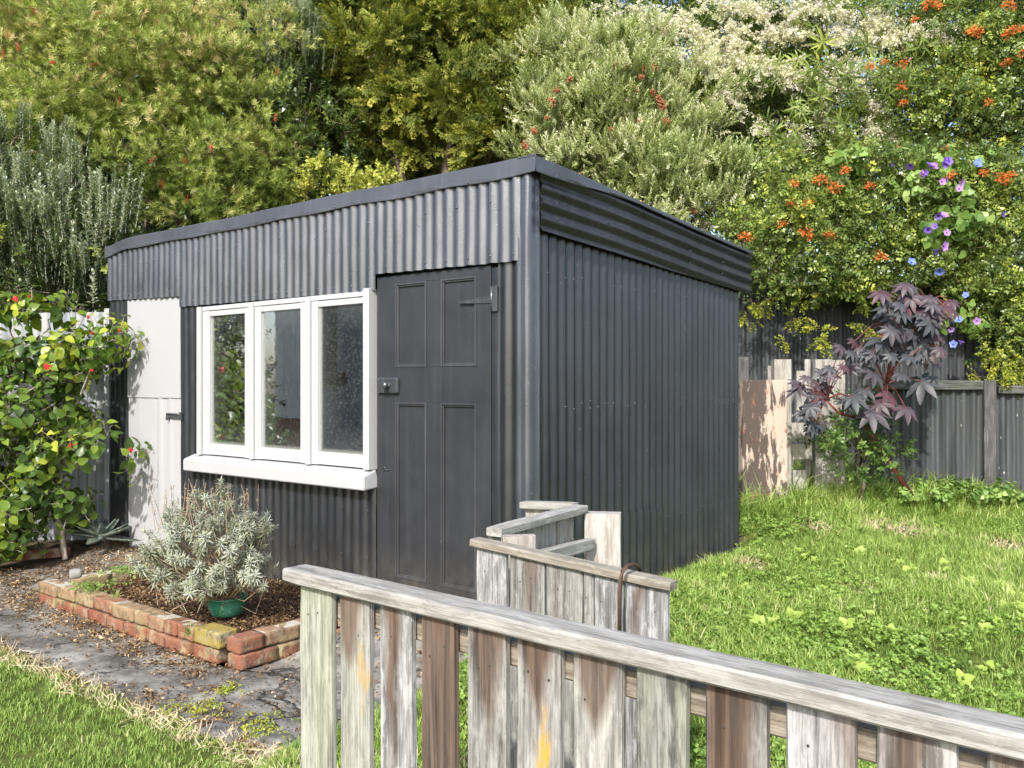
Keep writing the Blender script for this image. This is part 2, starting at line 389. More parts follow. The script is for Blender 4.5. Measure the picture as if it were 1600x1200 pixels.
# roof sheet and flashings
m = MB(); nu = int((abs(xl)+.1)/.0762*8); V = []
for i in range(nu+1):
    u = xl-.03+(abs(xl)+.08)*i/nu
    for t in (-.01, t1*.5, t1+.12): V.append((u, t, sroof(t)+.03+.008*math.cos(2*math.pi*u/.0762)))
m.add(V, [(i*3+j, (i+1)*3+j, (i+1)*3+j+1, i*3+j+1) for i in range(nu) for j in range(2)], 0, True); m.build('roof', IRON, shed)
def strip(name, pts_top, pts_bot, axis, out, off, mat, lip=.05):
    m = MB(); n = len(pts_top); V = []
    for i, ((u, zt), (_, zb)) in enumerate(zip(pts_top, pts_bot)):
        o1 = off+.004*mnoise.noise(Vector((u*2.5, 0, 3))); o2 = off+.007*mnoise.noise(Vector((u*5, 2, 5)))+.003
        for (h, z) in ((-lip, zt+.001), (o1-.002, zt), (o1, zt-.006), (o1+.001, zb+(zt-zb)*.28), (o1+.005, zb+(zt-zb)*.24), (o2+.002, zb+.004), (o2, zb), (o2-.006, zb+.002)):
            V.append((u, h*out, z) if axis == 'x' else (h*out, u, z))
    m.add(V, [(i*8+j, i*8+j+1, (i+1)*8+j+1, (i+1)*8+j) for i in range(n-1) for j in range(7)], 0, False)
    dd = [(u, off+.006, zb+.012) for (u, zt), (_, zb) in list(zip(pts_top, pts_bot))[2::6]]
    domes(m, dd, .006, axis, out); return m.build(name, mat, shed)
us = np.linspace(xl-.015, .066, 50)
zt = lambda u: 2.466+.003*math.sin(u*3.1)+.0015*math.sin(u*8)-.03*sst(-3.9, -4.2, u); 
strip('roof_flashing', [(u, zt(u)) for u in us], [(u, zt(u)-.088+.004*math.sin(u*9)) for u in us], 'x', -1, .036, FLASH)
ys = np.linspace(-.040, fb, 30); zs = lambda t: sroof(t)+.062-.035*sst(0, fb, t)
strip('side_roof_flashing', [(t, zs(t)) for t in ys], [(t, max(zs(t)-.080+.055*sst(.0, .9, t), zs(t)-.08)) for t in ys], 'y', 1, .064, FLASH)
# added near-black backing so panes look into a dark room
m = MB(); m.box((x_w0-.3, 1.2, .1), (x_w1+.3, 1.22, 2.2)); m.box((x_w0-.3, .04, .55), (x_w1+.3, 1.2, .57)); m.build('dark_backing', DARKIN, shed)

# window
win = bpy.data.objects.new('window', None); COL.objects.link(win); win.parent = shed
P = [(333, 388, 492, 692), (413, 475, 487, 702), (502, 573, 477, 712)]
zpb = np.mean([F((a+b)/2, d)[1] for a, b, c, d in P]); zpt = np.mean([F((a+b)/2, c)[1] for a, b, c, d in P])
zwt = F(450, 468)[1]; zwb = F(450, 722)[1]
m = MB(); B = .003
m.box((x_w0, -.045, zwb), (x_w0+.05, .03, zwt), 0, B); m.box((x_w1-.050, -.048, zwb), (x_w1, .03, zwt+.012), 0, B)
m.box((x_w0+.052, -.030, zwt-.03), (x_w1-.057, .03, zwt), 0, B)
for k in (0, 1):
    xm = (F(P[k][1], 0)[0]+F(P[k+1][0], 0)[0])/2; m.box((xm-.022, -.042, zwb), (xm+.022, .028, zwt-.003), 0, B)
m.build('window_frame', WHITE, win)
xs = [x_w0+.05]; 
for k in (0, 1):
    xm = (F(P[k][1], 0)[0]+F(P[k+1][0], 0)[0])/2; xs += [xm-.022, xm+.022]
xs += [x_w1-.055]
for k in range(3):
    a, b = xs[2*k]+.003, xs[2*k+1]-.003; pa, pb = F(P[k][0], 0)[0], F(P[k][1], 0)[0]
    m = MB(); m.box((a, -.028, zwb+.004), (pa, .012, zwt-.032), 0, B); m.box((pb, -.028, zwb+.004), (b, .012, zwt-.032), 0, B)
    m.box((pa+.0005, -.026, zpt), (pb-.0005, .012, zwt-.034), 0, B); m.box((pa+.0005, -.027, zwb+.006), (pb-.0005, .012, zpb), 0, B)
    so_ = m.build('sash', WHITE, win)
    g = N('window_glass'); gl = g.n('ShaderNodeBsdfGlossy'); gl.inputs['Roughness'].default_value = .012; gl.inputs[0].default_value = (.95, .97, 1, 1)
    tp = g.n('ShaderNodeBsdfTransparent'); tp.inputs[0].default_value = (.80, .84, .85, 1); mx = g.n('ShaderNodeMixShader'); mx.inputs[0].default_value = .34
    df = g.n('ShaderNodeBsdfDiffuse'); df.inputs[0].default_value = (.5, .5, .46, 1); mx2 = g.n('ShaderNodeMixShader')
    c = g.co('Object'); gn = g.co('Generated'); sp = g.sep(gn)
    edge = g.math('MULTIPLY', g.ramp(g.math('MULTIPLY', g.math('MINIMUM', sp[2], g.math('SUBTRACT', 1., sp[0])), 1.), [(.0, .55), (.05, .12), (.2, .0)]), 1.)
    edge = g.ramp(g.math('MINIMUM', g.math('MINIMUM', sp[2], g.math('MULTIPLY', sp[0], .35)), g.math('SUBTRACT', 1.02, sp[2])), [(.0, .6), (.012, .28), (.035, .04), (.2, .0)])
    dirt = g.math('ADD', g.math('MULTIPLY', g.ramp(g.vor(c, 38), [(0., 1.), (.06, 0.)]), .5), g.math('ADD', edge, g.math('MULTIPLY', g.ramp(g.noise(c, 60, 5), [(.5, 0.), (.85, 1.)]), .10)), clamp=True)
    g.l(dirt, mx2.inputs[0]); g.l(tp.outputs[0], mx.inputs[1]); g.l(gl.outputs[0], mx.inputs[2]); g.l(mx.outputs[0], mx2.inputs[1]); g.l(df.outputs[0], mx2.inputs[2]); g.l(mx2.outputs[0], g.out.inputs[0])
    bp = g.n('ShaderNodeBump'); bp.inputs['Strength'].default_value = .12; bp.inputs['Distance'].default_value = .001; g.l(g.noise(c, 14, 3), bp.inputs['Height']); g.l(bp.outputs[0], gl.inputs['Normal'])
    m = MB(); m.box((pa-.006, -.012, zpb-.006), (pb+.006, -.008, zpt+.006)); m.build('pane', g.m, so_)
m = MB(); xs0, xs1 = F(293, 0)[0]+.10, F(589, 0)[0]-.005; zs_t, zs_b = F(585, 742)[1], F(585, 765)[1]
V = [(xs0, -.095, zs_b), (xs1, -.095, zs_b), (xs1, .03, zs_b+.01), (xs0, .03, zs_b+.01), (xs0, -.095, zs_t-.004), (xs1, -.095, zs_t-.004), (xs1, -.0, zwb+.001), (xs0, -.0, zwb+.001)]
bm = bmesh.new(); vs = [bm.verts.new(v) for v in V]
for f in ((3, 2, 1, 0), (4, 5, 6, 7), (0, 1, 5, 4), (1, 2, 6, 5), (2, 3, 7, 6), (3, 0, 4, 7)): bm.faces.new([vs[i] for i in f])
bmesh.ops.bevel(bm, geom=list(bm.edges), offset=.006, segments=3, affect='EDGES'); bm.verts.index_update()
m.add([v.co[:] for v in bm.verts], [[v.index for v in f.verts] for f in bm.faces]); bm.free(); m.build('window_sill', WHITE, win)

# panelled door
door = bpy.data.objects.new('panelled_door', None); COL.objects.link(door); door.parent = shed
zdt = F(600, 431)[1]-.01; zdb = .12
pan = [(618, 667, 443, 574), (689.5, 745, 433.5, 573), (620, 667, 630, 917), (690, 745, 630, 921)]
pr = []
for a, b, c, d in pan: pr.append((F(a, 0)[0], F(b, 0)[0], F((a+b)/2, d)[1], F((a+b)/2, c)[1]))
xc0, xc1 = (pr[0][1]+pr[2][1])/2, (pr[1][0]+pr[3][0])/2; xa = (pr[0][0]+pr[2][0])/2; xb = (pr[1][1]+pr[3][1])/2
zu0, zu1 = (pr[0][2]+pr[1][2])/2, (pr[0][3]+pr[1][3])/2; zl0, zl1 = pr[3][2], (pr[2][3]+pr[3][3])/2
m = MB(); yf, yb = -.004, .022; e = .0
m.box((x_d0, yf, zdb), (xa, yb, zdt), 0, .0012); m.box((xb, yf, zdb), (x_d1, yb, zdt), 0, .0012)
m.box((xa+.0006, yf+.0005, zu1), (xb-.0006, yb, zdt), 0, .0012); m.box((xa+.0006, yf+.0005, zl1), (xb-.0006, yb, zu0), 0, .0012); m.box((xa+.0006, yf+.0005, zdb), (xb-.0006, yb, zl0), 0, .0012)
m.box((xc0, yf+.001, zu0+.0006), (xc1, yb, zu1-.0006), 0, .0012); m.box((xc0, yf+.001, zl0+.0006), (xc1, yb, zl1-.0006), 0, .0012)
m.build('door_frame', DOORP, door)
for (a, b, c, d) in ((xa, xc0, zu0, zu1), (xc1, xb, zu0, zu1), (xa, xc0, zl0, zl1), (xc1, xb, zl0, zl1)):
    m = MB(); m.box((a-.004, .010, c-.004), (b+.004, .016, d+.004)); 
    pn = m.build('door_panel', DOORP, door)
    m = MB(); w_ = .013
    for q, (y0, y1, w1) in enumerate(((-.0075, .009, .009), (-.001, .0095, .018))):
        w0 = 0 if q == 0 else .009
        m.box((a+w0, y0, c+w0), (a+w1, y1, d-w0), 0, .0015); m.box((b-w1, y0, c+w0), (b-w0, y1, d-w0), 0, .0015)
        m.box((a+w1, y0+.0004, c+w0), (b-w1, y1, c+w1), 0, .0015); m.box((a+w1, y0+.0004, d-w1), (b-w1, y1, d-w0), 0, .0015)
    m.build('moulding', MOULD, pn)
# rim lock
lx0, lz0 = F(597, 615); lx1, lz1 = F(626, 590)
m = MB(); m.box((lx0-.004, -.026, lz0), (lx1, -.0045, lz1), 0, .010); m.box((lx0-.016, -.020, lz0-.004), (lx0-.0045, .005, lz1+.004), 0, .003)
cx, cz = (lx0+lx1)/2, (lz0+lz1)/2
M = Matrix.Translation((cx+.004, -.026, cz)) @ Matrix.Rotation(R(90), 4, 'X')
lt = MB(); lt.lathe([(.017, 0), (.018, .004), (.010, .007), (.009, .018), (.017, .022), (.021, .030), (.018, .038), (.0005, .042)], n=18)
for i, v in enumerate(lt.v): lt.v[i] = tuple(M @ Vector(v))
m.v_off = 0; m.add(lt.v, lt.f, 0, True); m.build('rim_lock', BLACKMETAL, door)
# strap hinge
hx0, hz0 = F(718, 474); hx1, _ = F(769, 470); hxa, hza = F(770.5, 487); hxb, hzb = F(779, 448)
m = MB(); zc = F(745, 471)[1]
V = [(hx0, -.009, zc-.006), (hx0, -.009, zc+.004), (hx0+(hx1-hx0)*.35, -.009, zc+.008), (hx1-.04, -.009, zc+.020), (hx1, -.009, zc+.028), (hx1, -.009, zc-.016), (hx1-.06, -.009, zc-.014)]
V2 = [(a, -.004, c) for a, b, c in V]; k = len(V)
m.add(V+V2, [tuple(range(k-1, -1, -1)), tuple(range(k, 2*k))]+[(i, (i+1) % k, k+(i+1) % k, k+i) for i in range(k)])
m.tube([(hx1+.008, -.014, hza), (hx1+.008, -.014, hzb)], .008, 10)
m.box((hx1+.010, -.016, hza-.002), (hx1+.046, -.008, hzb+.002), 0, .002)
domes(m, [(hx1+.03, .016, hza+.03), (hx1+.03, .016, hzb-.03), (hx1-.015, .009, zc+.002), (hx1-.045, .009, zc)], .004); m.build('strap_hinge', BLACKMETAL, door)
# small bolt staple lower left
bx, bz = F(603, 733); m = MB(); m.box((bx-.012, -.012, bz-.008), (bx+.028, -.0045, bz-.001), 0, .002)
m.tube([(bx+.0+.012*math.cos(a), -.014, bz+.012*math.sin(a)) for a in np.linspace(0, math.pi, 7)], .003, 6); m.build('staple', BLACKMETAL, door)
m = MB(); m.box((x_d1+.004, -.002, ZB), (x_d1+.044, .028, F(775, 418)[1]), 0, .003); m.box((x_d0-.006, .0, .05), (x_d1+.003, .03, .116), 0, .003); m.build('door_jamb', IRON, door)
m = MB(); m.box((x_d0, .045, .02), (x_d1, .05, 2.0)); m.build('door_backing', IRON, door)

# white narrow door: flat upper sheet over boards
wd = bpy.data.objects.new('white_door', None); COL.objects.link(wd); wd.parent = shed
zw1 = F(240, 466)[1]; zmid = F(240, 621)[1]; zw0 = .07
m = MB(); nx, nz_ = 26, 40; V = []
for j in range(nz_+1):
    for i in range(nx+1):
        u = x_wd0+.004+(x_wd1-x_wd0-.008)*i/nx; z = zw0+(zmid+.02-zw0)*j/nz_; f = i/nx
        rib = 0
        for c0, a0 in ((.27+.05*math.sin(z*4), .006), (.62, .012), (.80, .009), (.45+.04*math.sin(z*6+1), .003)): rib += a0*math.exp(-((f-c0)/.022)**2)
        V.append((u, .004-rib-.004*mnoise.noise(Vector((u*5, z*2, 4)))-.006*sst(.9, .2, z)*math.sin(f*9), z))
m.add(V, [(j*(nx+1)+i, j*(nx+1)+i+1, (j+1)*(nx+1)+i+1, (j+1)*(nx+1)+i) for j in range(nz_) for i in range(nx)], 0, True)
m.box((x_wd0+.004, .012, zw0), (x_wd1-.004, .03, zmid)); m.build('door_boards', WHITED, wd)
m = MB(); m.box((x_wd0+.003, -.006, zmid-.004), (x_wd1-.006, .03, zw1), 0, .0015); m.build('upper_panel', WHITED, wd)
a, za = F(263, 656); b, zb = F(284, 645); m = MB()
m.box((a, -.020, za+.014), (b+.01, -.008, zb-.006), 0, .003); m.box((a+.01, -.028, za-.004), (a+.032, -.006, za+.018), 0, .004); m.box((b-.004, -.026, za+.004), (b+.03, -.010, zb+.002), 0, .003); m.tube([(a+.02, -.024, zb-.012), (b+.015, -.024, zb-.012)], .006, 8)
m.build('barrel_bolt', BLACKMETAL, wd)

# ------------------------------------------------------------------ TIMBER FENCES
# near picket fence
rr0, rr1 = (455-800)/FPX, (1533-800)/FPX; FZ1 = 1.02; fd = np.array([-.762, .6475])
P11 = np.array([rr1*FZ1, FZ1])
def fs(x):                                    # distance along the near fence for a pixel column
    r = (x-800)/FPX; return (P11[0]-r*P11[1])/(r*fd[1]-fd[0])*1.0 if False else (P11[0]-r*P11[1])/(r*fd[1]-fd[0])
FANG = math.atan2(-fd[1], -fd[0])             # local +x runs to the right, towards the camera
def fz(x, y):
    s = fs(x); return CH-(y-HY)*(P11[1]+fd[1]*s)/FPX
near = thing('picket_fence', 'long weathered timber picket fence with flat top rail running across the foreground', 'fence', (P11[0], P11[1], 0), FANG)
top = .925
edges = [(455, 514), (517, 573), (578, 638), (644, 706), (716, 786), (792, 870), (881, 967), (982, 1069), (1089, 1193), (1216, 1332), (1360, 1492), (1533, 1690), (1740, 1930)]
pk = [dict(base=(.46, .46, .38), pale=(.60, .60, .52), green=.35), dict(brown=.85, bc=.35, bw=.5, bl=.17, yellow=.55, yc=.80, yz=.83, green=.2),
      dict(brown=.95, bc=.45, bw=.36, bl=.5, pale=(.60, .62, .62)), dict(brown=.9, bc=.5, bw=.9, bl=1.1, base=(.34, .28, .23), pale=(.50, .43, .36), black=.3),
      dict(brown=.9, bc=.55, bw=.5, bl=.26, black=.75), dict(brown=.95, bc=.45, bw=.5, bl=.17, yellow=1., yc=.60, yz=.80),
      dict(brown=.85, bc=.4, bw=.7, bl=.16, pale=(.56, .55, .50)), dict(black=.9, green=.4, base=(.42, .44, .36)),
      dict(brown=1., bc=.40, bw=.55, bl=.9, black=.5), dict(pale=(.68, .67, .66), base=(.50, .48, .46), brown=.6, bc=.95, bw=.3, bl=.5),
      dict(brown=.9, bc=.40, bw=.40, bl=.5, pale=(.64, .62, .60)), dict(brown=.7, bc=.2, bw=.4, bl=.2), dict(brown=.6, bc=.2, bw=.3, bl=.4)]
NAIL = m_flat('nail_steel', (.05, .045, .04), .6)
def picket(parent, x0, x1, z0, z1, y0, th, mat, seed, name='picket', rough=.0025):
    """a sawn board with slightly wandering edges and rounded arrises"""
    n = 14; V = []; w_ = x1-x0
    for j in range(n+1):
        z = z0+(z1-z0)*j/n
        a = x0+rough*mnoise.noise(Vector((seed*3.3, z*7, 1))); b = x1+rough*mnoise.noise(Vector((seed*5.1, z*7, 8))); q = .002*mnoise.noise(Vector((seed, z*4, 4)))
        c = min(.004, th*.3)
        V += [(a+c, y0+q, z), (a+w_*.3, y0+q-.0008*math.sin(seed), z), (a+w_*.65, y0+q+.0008*math.cos(seed*2), z), (b-c, y0+q, z), (b, y0+q+c, z), (b, y0+th-c+q, z), (b-c, y0+th+q, z), (a+c, y0+th+q, z), (a, y0+th-c+q, z), (a, y0+q+c, z)]
    Fc = [(j*10+i, j*10+(i+1) % 10, (j+1)*10+(i+1) % 10, (j+1)*10+i) for j in range(n) for i in range(10)]
    Fc += [tuple(range(9, -1, -1)), tuple(n*10+i for i in range(10))]
    m = MB(); m.add(V, Fc, 0, False); 
    nails = [(x0+w_*random.uniform(.2, .4), z1-random.uniform(.05, .075)), (x0+w_*random.uniform(.6, .82), z1-random.uniform(.05, .08))][:random.choice((1, 2, 2))]
    o_ = m.build(name, mat, parent)
    if name == 'picket':
        for (nx_, nz_) in nails: MB().tube([(nx_, y0-.0012, nz_), (nx_, y0+.003, nz_)], .0021, 7).build('nail_head', NAIL, o_)
    return o_
for i, (a, b) in enumerate(edges):
    x0, x1 = -fs(a), -fs(b); rq = (b-800)/FPX
    x1 -= .019*max(0, -(rq*.762-.6475)/(rq*.6475+.762))*.92
    q = dict(pk[i]); picket(near, x0, x1, .02, top-.002, .022+random.uniform(-.002, .002), .019, m_wood('picket_wood', i+1, **q), i+1)
RAILM = m_wood('rail_wood', 31, base=(.45, .43, .385), pale=(.60, .585, .54), dark=(.24, .22, .19), up='X', gen=False)
RAILM2 = m_wood('rail_wood_brown', 33, base=(.36, .31, .24), pale=(.50, .44, .36), dark=(.18, .14, .10), up='X', gen=False)
def rail(parent, p0, p1, hgt, dep, mat, name='top_rail', seed=0, bev=.004):
    """a rail from p0 to p1 (front top edge centre line at its middle), local x along it"""
    p0 = Vector([float(v) for v in p0]); p1 = Vector([float(v) for v in p1]); d = p1-p0; L = d.length
    n = max(6, int(L/.06)); V = []
    pr_ = [(-dep/2+bev, hgt/2), (dep/2-bev, hgt/2), (dep/2, hgt/2-bev), (dep/2, -hgt/2+bev), (dep/2-bev, -hgt/2), (-dep/2+bev, -hgt/2), (-dep/2, -hgt/2+bev), (-dep/2, hgt/2-bev)]
    for i in range(n+1):
        u = L*i/n; q = .0016*mnoise.noise(Vector((u*6, seed, 2))); q2 = .002*mnoise.noise(Vector((u*5, seed, 7)))
        ed = .004 if i in (0, n) else 0
        for a, b in pr_: V.append((u, a*(1-ed*10)+q, b*(1-ed*20)+q2))
    k = 8; Fc = [(i*k+j, (i+1)*k+j, (i+1)*k+(j+1) % k, i*k+(j+1) % k) for i in range(n) for j in range(k)]+[tuple(range(k)), tuple(n*k+j for j in range(k-1, -1, -1))]
    m = MB(); m.add(V, Fc); o = m.build(name, mat, parent)
    o.location = p0; yaw = math.atan2(d.y, d.x); pitch = -math.asin(d.z/L); o.rotation_euler = (0, pitch, yaw); return o
xl_, xr_ = -fs(440), -fs(1533)+.75
rail(near, (xl_, .034, top+.016), (xr_, .034, top+.016), .030, .066, RAILM, seed=3)
zr = fz(870, 1058)
rail(near, (xl_+.02, .061, zr), (xr_, .061, zr), .042, .036, RAILM2, 'lower_rail', 5)
rail(near, (xl_+.02, .061, .22), (xr_, .061, .22), .042, .036, RAILM2, 'lower_rail', 6)

# the gate standing ajar
ga, gb = np.array([-.122, 2.60]), np.array([.4025, 2.25]); GL = float(np.hypot(*(gb-ga))); gang = math.atan2(gb[1]-ga[1], gb[0]-ga[0])
gate = thing('wooden_gate', 'weathered grey board gate standing ajar, its narrow top rail sagging to the right', 'gate', (ga[0], ga[1], 0), gang)
def gx(x):
    r = (x-800)/FPX; d = (gb-ga)/GL; return (ga[0]-r*ga[1])/(r*d[1]-d[0])
ztl = CH-(843-HY)*2.60/FPX; ztr = CH-(912-HY)*2.25/FPX
def gtop(u): return ztl+(ztr-ztl)*u/GL-.02
gp = [(740, 786, dict(black=.35, pale=(.60, .61, .60))), (792, 846, dict(brown=.7, bc=.6, bw=.4, bl=.35, black=.3)), (849, 905, dict(brown=.6, bc=.25, bw=.2, bl=.5)),
      (908, 923, dict()), (925, 969, dict(black=.5, pale=(.6, .62, .62))), (973, 1040, dict(brown=.9, bc=.35, bw=.2, bl=1., pale=(.6, .62, .63)))]
for i, (a, b, k) in enumerate(gp):
    u0, u1 = gx(a), gx(b); picket(gate, u0, u1, .06, gtop((u0+u1)/2)-.002, .012, .020, m_wood('gate_wood', 50+i, **k), 60+i)
rail(gate, (gx(735), .020, ztl-.010), (gx(1048), .020, ztr-.010), .024, .050, m_wood('gate_rail_wood', 71, base=(.40, .35, .28), pale=(.52, .48, .40), dark=(.22, .18, .13), up='X', gen=False), seed=8)
rail(gate, (gx(742), .050, .62), (gx(1036), .050, .60), .045, .03, RAILM2, 'ledge', 9); rail(gate, (gx(742), .050, .25), (gx(1036), .050, .23), .045, .03, RAILM2, 'ledge', 9)
# rusty hook over the gate rail
RUST = m_iron('rusty_iron', (.055, .032, .022), (.10, .055, .035), (.7, .9), .3, .02, .002, (.2, .1, .05), .3)
hk = thing('hook', 'rusty bent iron rod hooked over the gate top rail', 'hook', (0, 0, 0))
pts = [W(968, 992, 2.262), W(968, 930, 2.262), W(970, 905, 2.265), W(973, 892, 2.275), W(980, 885, 2.295), W(990, 882, 2.33), W(998, 885, 2.35), W(1000, 893, 2.36)]
m = MB(); m.tube(pts, .0055, 8); m.build('rod', RUST, hk)

# return fence between gate and shed
ret = thing('board_fence', 'short bleached board fence turning a corner between the gate and the shed', 'fence', (0, 0, 0))
CREAM = dict(base=(.55, .50, .43), pale=(.70, .66, .60), dark=(.32, .27, .22))
WC = [m_wood('bleached_wood', 80+i, **CREAM) for i in range(5)]; RAC = m_wood('bleached_rail_wood', 91, base=(.50, .48, .44), pale=(.64, .62, .58), dark=(.28, .26, .22), up='X', gen=False)
A0 = W(772, 832, 2.86); A1 = W(908, 795, 3.38); C0 = W(817, 789, 3.52)
rail(ret, A0, A1+np.array([0, 0, .0]), .030, .062, RAC, 'top_rail', 12); rail(ret, C0, A1+np.array([-.02, .02, .005]), .028, .055, RAC, 'top_rail', 13)
B0 = W(838, 872, 2.97); B1 = W(924, 850, 3.33); rail(ret, B0, B1, .045, .03, RAC, 'rail', 14)
def board(parent, pA, pB, z0, z1, th, mat, seed, name='board'):
    pA = np.array(pA[:2], float); pB = np.array(pB[:2], float); L = float(np.hypot(*(pB-pA)))
    o = picket(parent, 0, L, z0, z1, 0, th, mat, seed, name); o.location = (pA[0], pA[1], 0); o.rotation_euler = (0, 0, math.atan2(pB[1]-pA[1], pB[0]-pA[0])); return o
dA = (A1-A0)[:2]; LA = float(np.hypot(*dA)); dA = dA/LA; nA = np.array([dA[1], -dA[0]])
u = .02; i = 0
while u < LA-.03:
    wv = min(.105, LA-.02-u); a = A0[:2]+dA*u-nA*.018; b = A0[:2]+dA*(u+wv-.004)-nA*.018
    board(ret, a, b, .05, A0[2]-.016, .02, WC[i % 5], 100+i); u += wv+.004; i += 1
dC = (A1-C0)[:2]; LC = float(np.hypot(*dC)); dC /= LC
for k in range(2):
    a = C0[:2]+dC*(.01+k*.108); b = C0[:2]+dC*(.01+k*.108+.1); board(ret, a, b, .05, A0[2]-.012, .02, WC[k+2], 110+k)
pD0, pD1 = W(913, 803, 3.36), W(970, 806, 3.34)
board(ret, pD0, pD1, .05, pD0[2], .07, m_wood('post_wood', 93, base=(.60, .56, .50), pale=(.72, .69, .64), dark=(.40, .34, .28)), 120, 'post')
pE0, pE1 = W(786, 842, 2.74), W(838, 846, 2.76); board(ret, pE0, pE1, .05, pE0[2]+.005, .04, WC[0], 121, 'post')

# ------------------------------------------------------------------ OLD TIMBERS BEHIND THE SHED, RIGHT
old = thing('timber_screen', 'gap-toothed old timber screen of pale posts and boards behind the shed corner', 'fence', (0, 0, 0))
PC = [m_wood('pale_post_wood', 130+i, base=(.50, .47, .42), pale=(.68, .65, .60), dark=(.30, .26, .22)) for i in range(4)]
for i, (x0, x1, yt, Y, th) in enumerate(((1148, 1170, 558, 7.05, .05), (1210, 1237, 562, 6.95, .08), (1200, 1206, 572, 7.1, .03), (1258, 1267, 562, 7.2, .03), (1274, 1300, 562, 7.1, .07), (1299, 1321, 563, 7.12, .03))):
    a, b = W(x0, yt, Y), W(x1, yt, Y); board(old, a, b, .3, a[2], th, PC[i % 4], 140+i, 'post')
for i, (x0, x1, y0, y1) in enumerate(((1237, 1268, 661, 690), (1238, 1270, 694, 718), (1239, 1262, 735, 800), (1245, 1262, 580, 655))):
    a = W(x0, y1, 7.02); b = W(x1, y1, 7.02); board(old, a, b, a[2], W(x0, y0, 7.02)[2], .02, PC[(i+1) % 4], 150+i)
n = N('peeling_paint'); c = n.co('Object', (7, 7, 1.6)); q = n.noise(c, 2.2, 7, .65, .4); q2 = n.noise(n.co('Object'), 40, 4)
s_ = n.sep(n.co('Generated')); ed = n.math('MULTIPLY', n.math('ABSOLUTE', n.math('SUBTRACT', s_[0], .45)), .42)
f = n.math('ADD', n.math('ADD', q, n.math('MULTIPLY', n.math('SUBTRACT', q2, .5), .10)), n.math('SUBTRACT', ed, n.math('MULTIPLY', n.math('SUBTRACT', .6, s_[2]), .10)))
k = n.mix(n.ramp(f, [(.595, 0.), (.65, 1.)]), (.085, .065, .055), n.mix(n.noise(c, 9, 4), (.42, .31, .24), (.50, .43, .37)))
k = n.mix(n.math('MULTIPLY', n.ramp(n.noise(n.co('Object', (9, 9, 4)), 1.4, 5), [(.60, 0.), (.66, 1.)]), .7), k, (.42, .13, .08))
n.set(k, .75, .3); n.bump(f, .006, .7)
a, b = W(1140, 600, 6.86), W(1230, 600, 6.80)
pb_ = board(old, a, b, .3, W(1200, 594, 6.83)[2], .03, n.m, 160, 'peeling_board'); pb_.parent = None
tag(pb_, 'wide upright board with peeling pink and dark brown paint beside the shed rear corner', 'board')

# ------------------------------------------------------------------ CORRUGATED BOUNDARY FENCES
n = N('grey_fence_iron'); c = n.co('Object'); st = n.noise(n.co('Object', (14, 14, .8)), 1., 5)
k = n.mix(n.ramp(st, [(.38, 0.), (.62, 1.)]), (.032, .036, .039), (.074, .080, .084)); k = n.mix(n.math('MULTIPLY', n.ramp(n.vor(n.co('Object', (1, 1, .55)), 17), [(.0, 1.), (.10, 1.), (.13, 0.)]), n.ramp(n.noise(c, 5, 2), [(.45, 0.), (.6, .9)])), k, (.42, .41, .38))
k = n.mix(n.math('MULTIPLY', n.ramp(n.noise(c, 2.5, 6), [(.55, 0.), (.7, 1.)]), .35), k, (.06, .055, .048))
n.set(k, .6, .3); n.bump(n.noise(c, 40, 4), .002, .5); GF = n.m
def wcorr(p0, p1, zt, zb, mat, name, parent=None, pitch=.0762, amp=.015, seed=0, nz=8):
    p0 = np.array(p0[:2]); p1 = np.array(p1[:2]); L = float(np.hypot(*(p1-p0)))
    V, Fc, _ = corr(0, L, lambda u: zt, lambda u: zb, out=-1, off=0, seed=seed, pitch=pitch, amp=amp, nz=nz, dent=.006, ns=8)
    m = MB(); m.add(V, Fc, 0, True); o = m.build(name, mat, parent); o.location = (p0[0], p0[1], 0); o.rotation_euler = (0, 0, math.atan2(p1[1]-p0[1], p1[0]-p0[0])); return o
tall = thing('corrugated_fence', 'tall dark grey corrugated iron boundary fence under the flowering hedge', 'fence', (0, 0, 0))
wcorr((1.0, 8.55), (7.5, 8.25), 2.38, .2, GF, 'iron_sheet', tall, seed=31)
m = MB(); m.box((2.2, 8.60, 1.9), (7.4, 8.64, 1.99)); m.build('rail', m_flat('grey_timber', (.16, .155, .14), .8), tall)
low = thing('low_iron_fence', 'low dark corrugated iron fence with timber cap rail on the right of the lawn', 'fence', (0, 0, 0))
lA, lB = W(1330, 600, 7.35), W(1800, 600, 6.95); dl = (lB-lA)[:2]; dl /= np.hypot(*dl)
def lp(x):
    r = (x-800)/FPX; s = (lA[0]-r*lA[1])/(r*dl[1]-dl[0]); return lA[:2]+dl*s
wcorr(lp(1335), lp(1535), CH+.0, .3, GF, 'iron_sheet', low, seed=33); wcorr(lp(1552), lp(1900), CH-.01, .3, GF, 'iron_sheet', low, seed=34)
GT = m_wood('grey_cap_wood', 170, base=(.085, .09, .078), pale=(.14, .145, .125), dark=(.04, .04, .035), up='X', gen=False)
a = lp(1345); b = lp(1532); rail(low, (a[0], a[1]-.03, CH-.005), (b[0], b[1]-.03, CH-.01), .075, .05, GT, 'cap_rail', 15)
a = lp(1556); b = lp(1900); rail(low, (a[0], a[1]-.03, CH-.045), (b[0], b[1]-.03, CH-.05), .065, .05, GT, 'cap_rail', 16)
a = lp(1532)-np.array([0, .06]); b = lp(1551)-np.array([0, .06]); board(low, a, b, .3, CH+.03, .08, m_wood('fence_post_wood', 171, base=(.09, .09, .085), pale=(.14, .14, .13), dark=(.05, .05, .045)), 172, 'post')
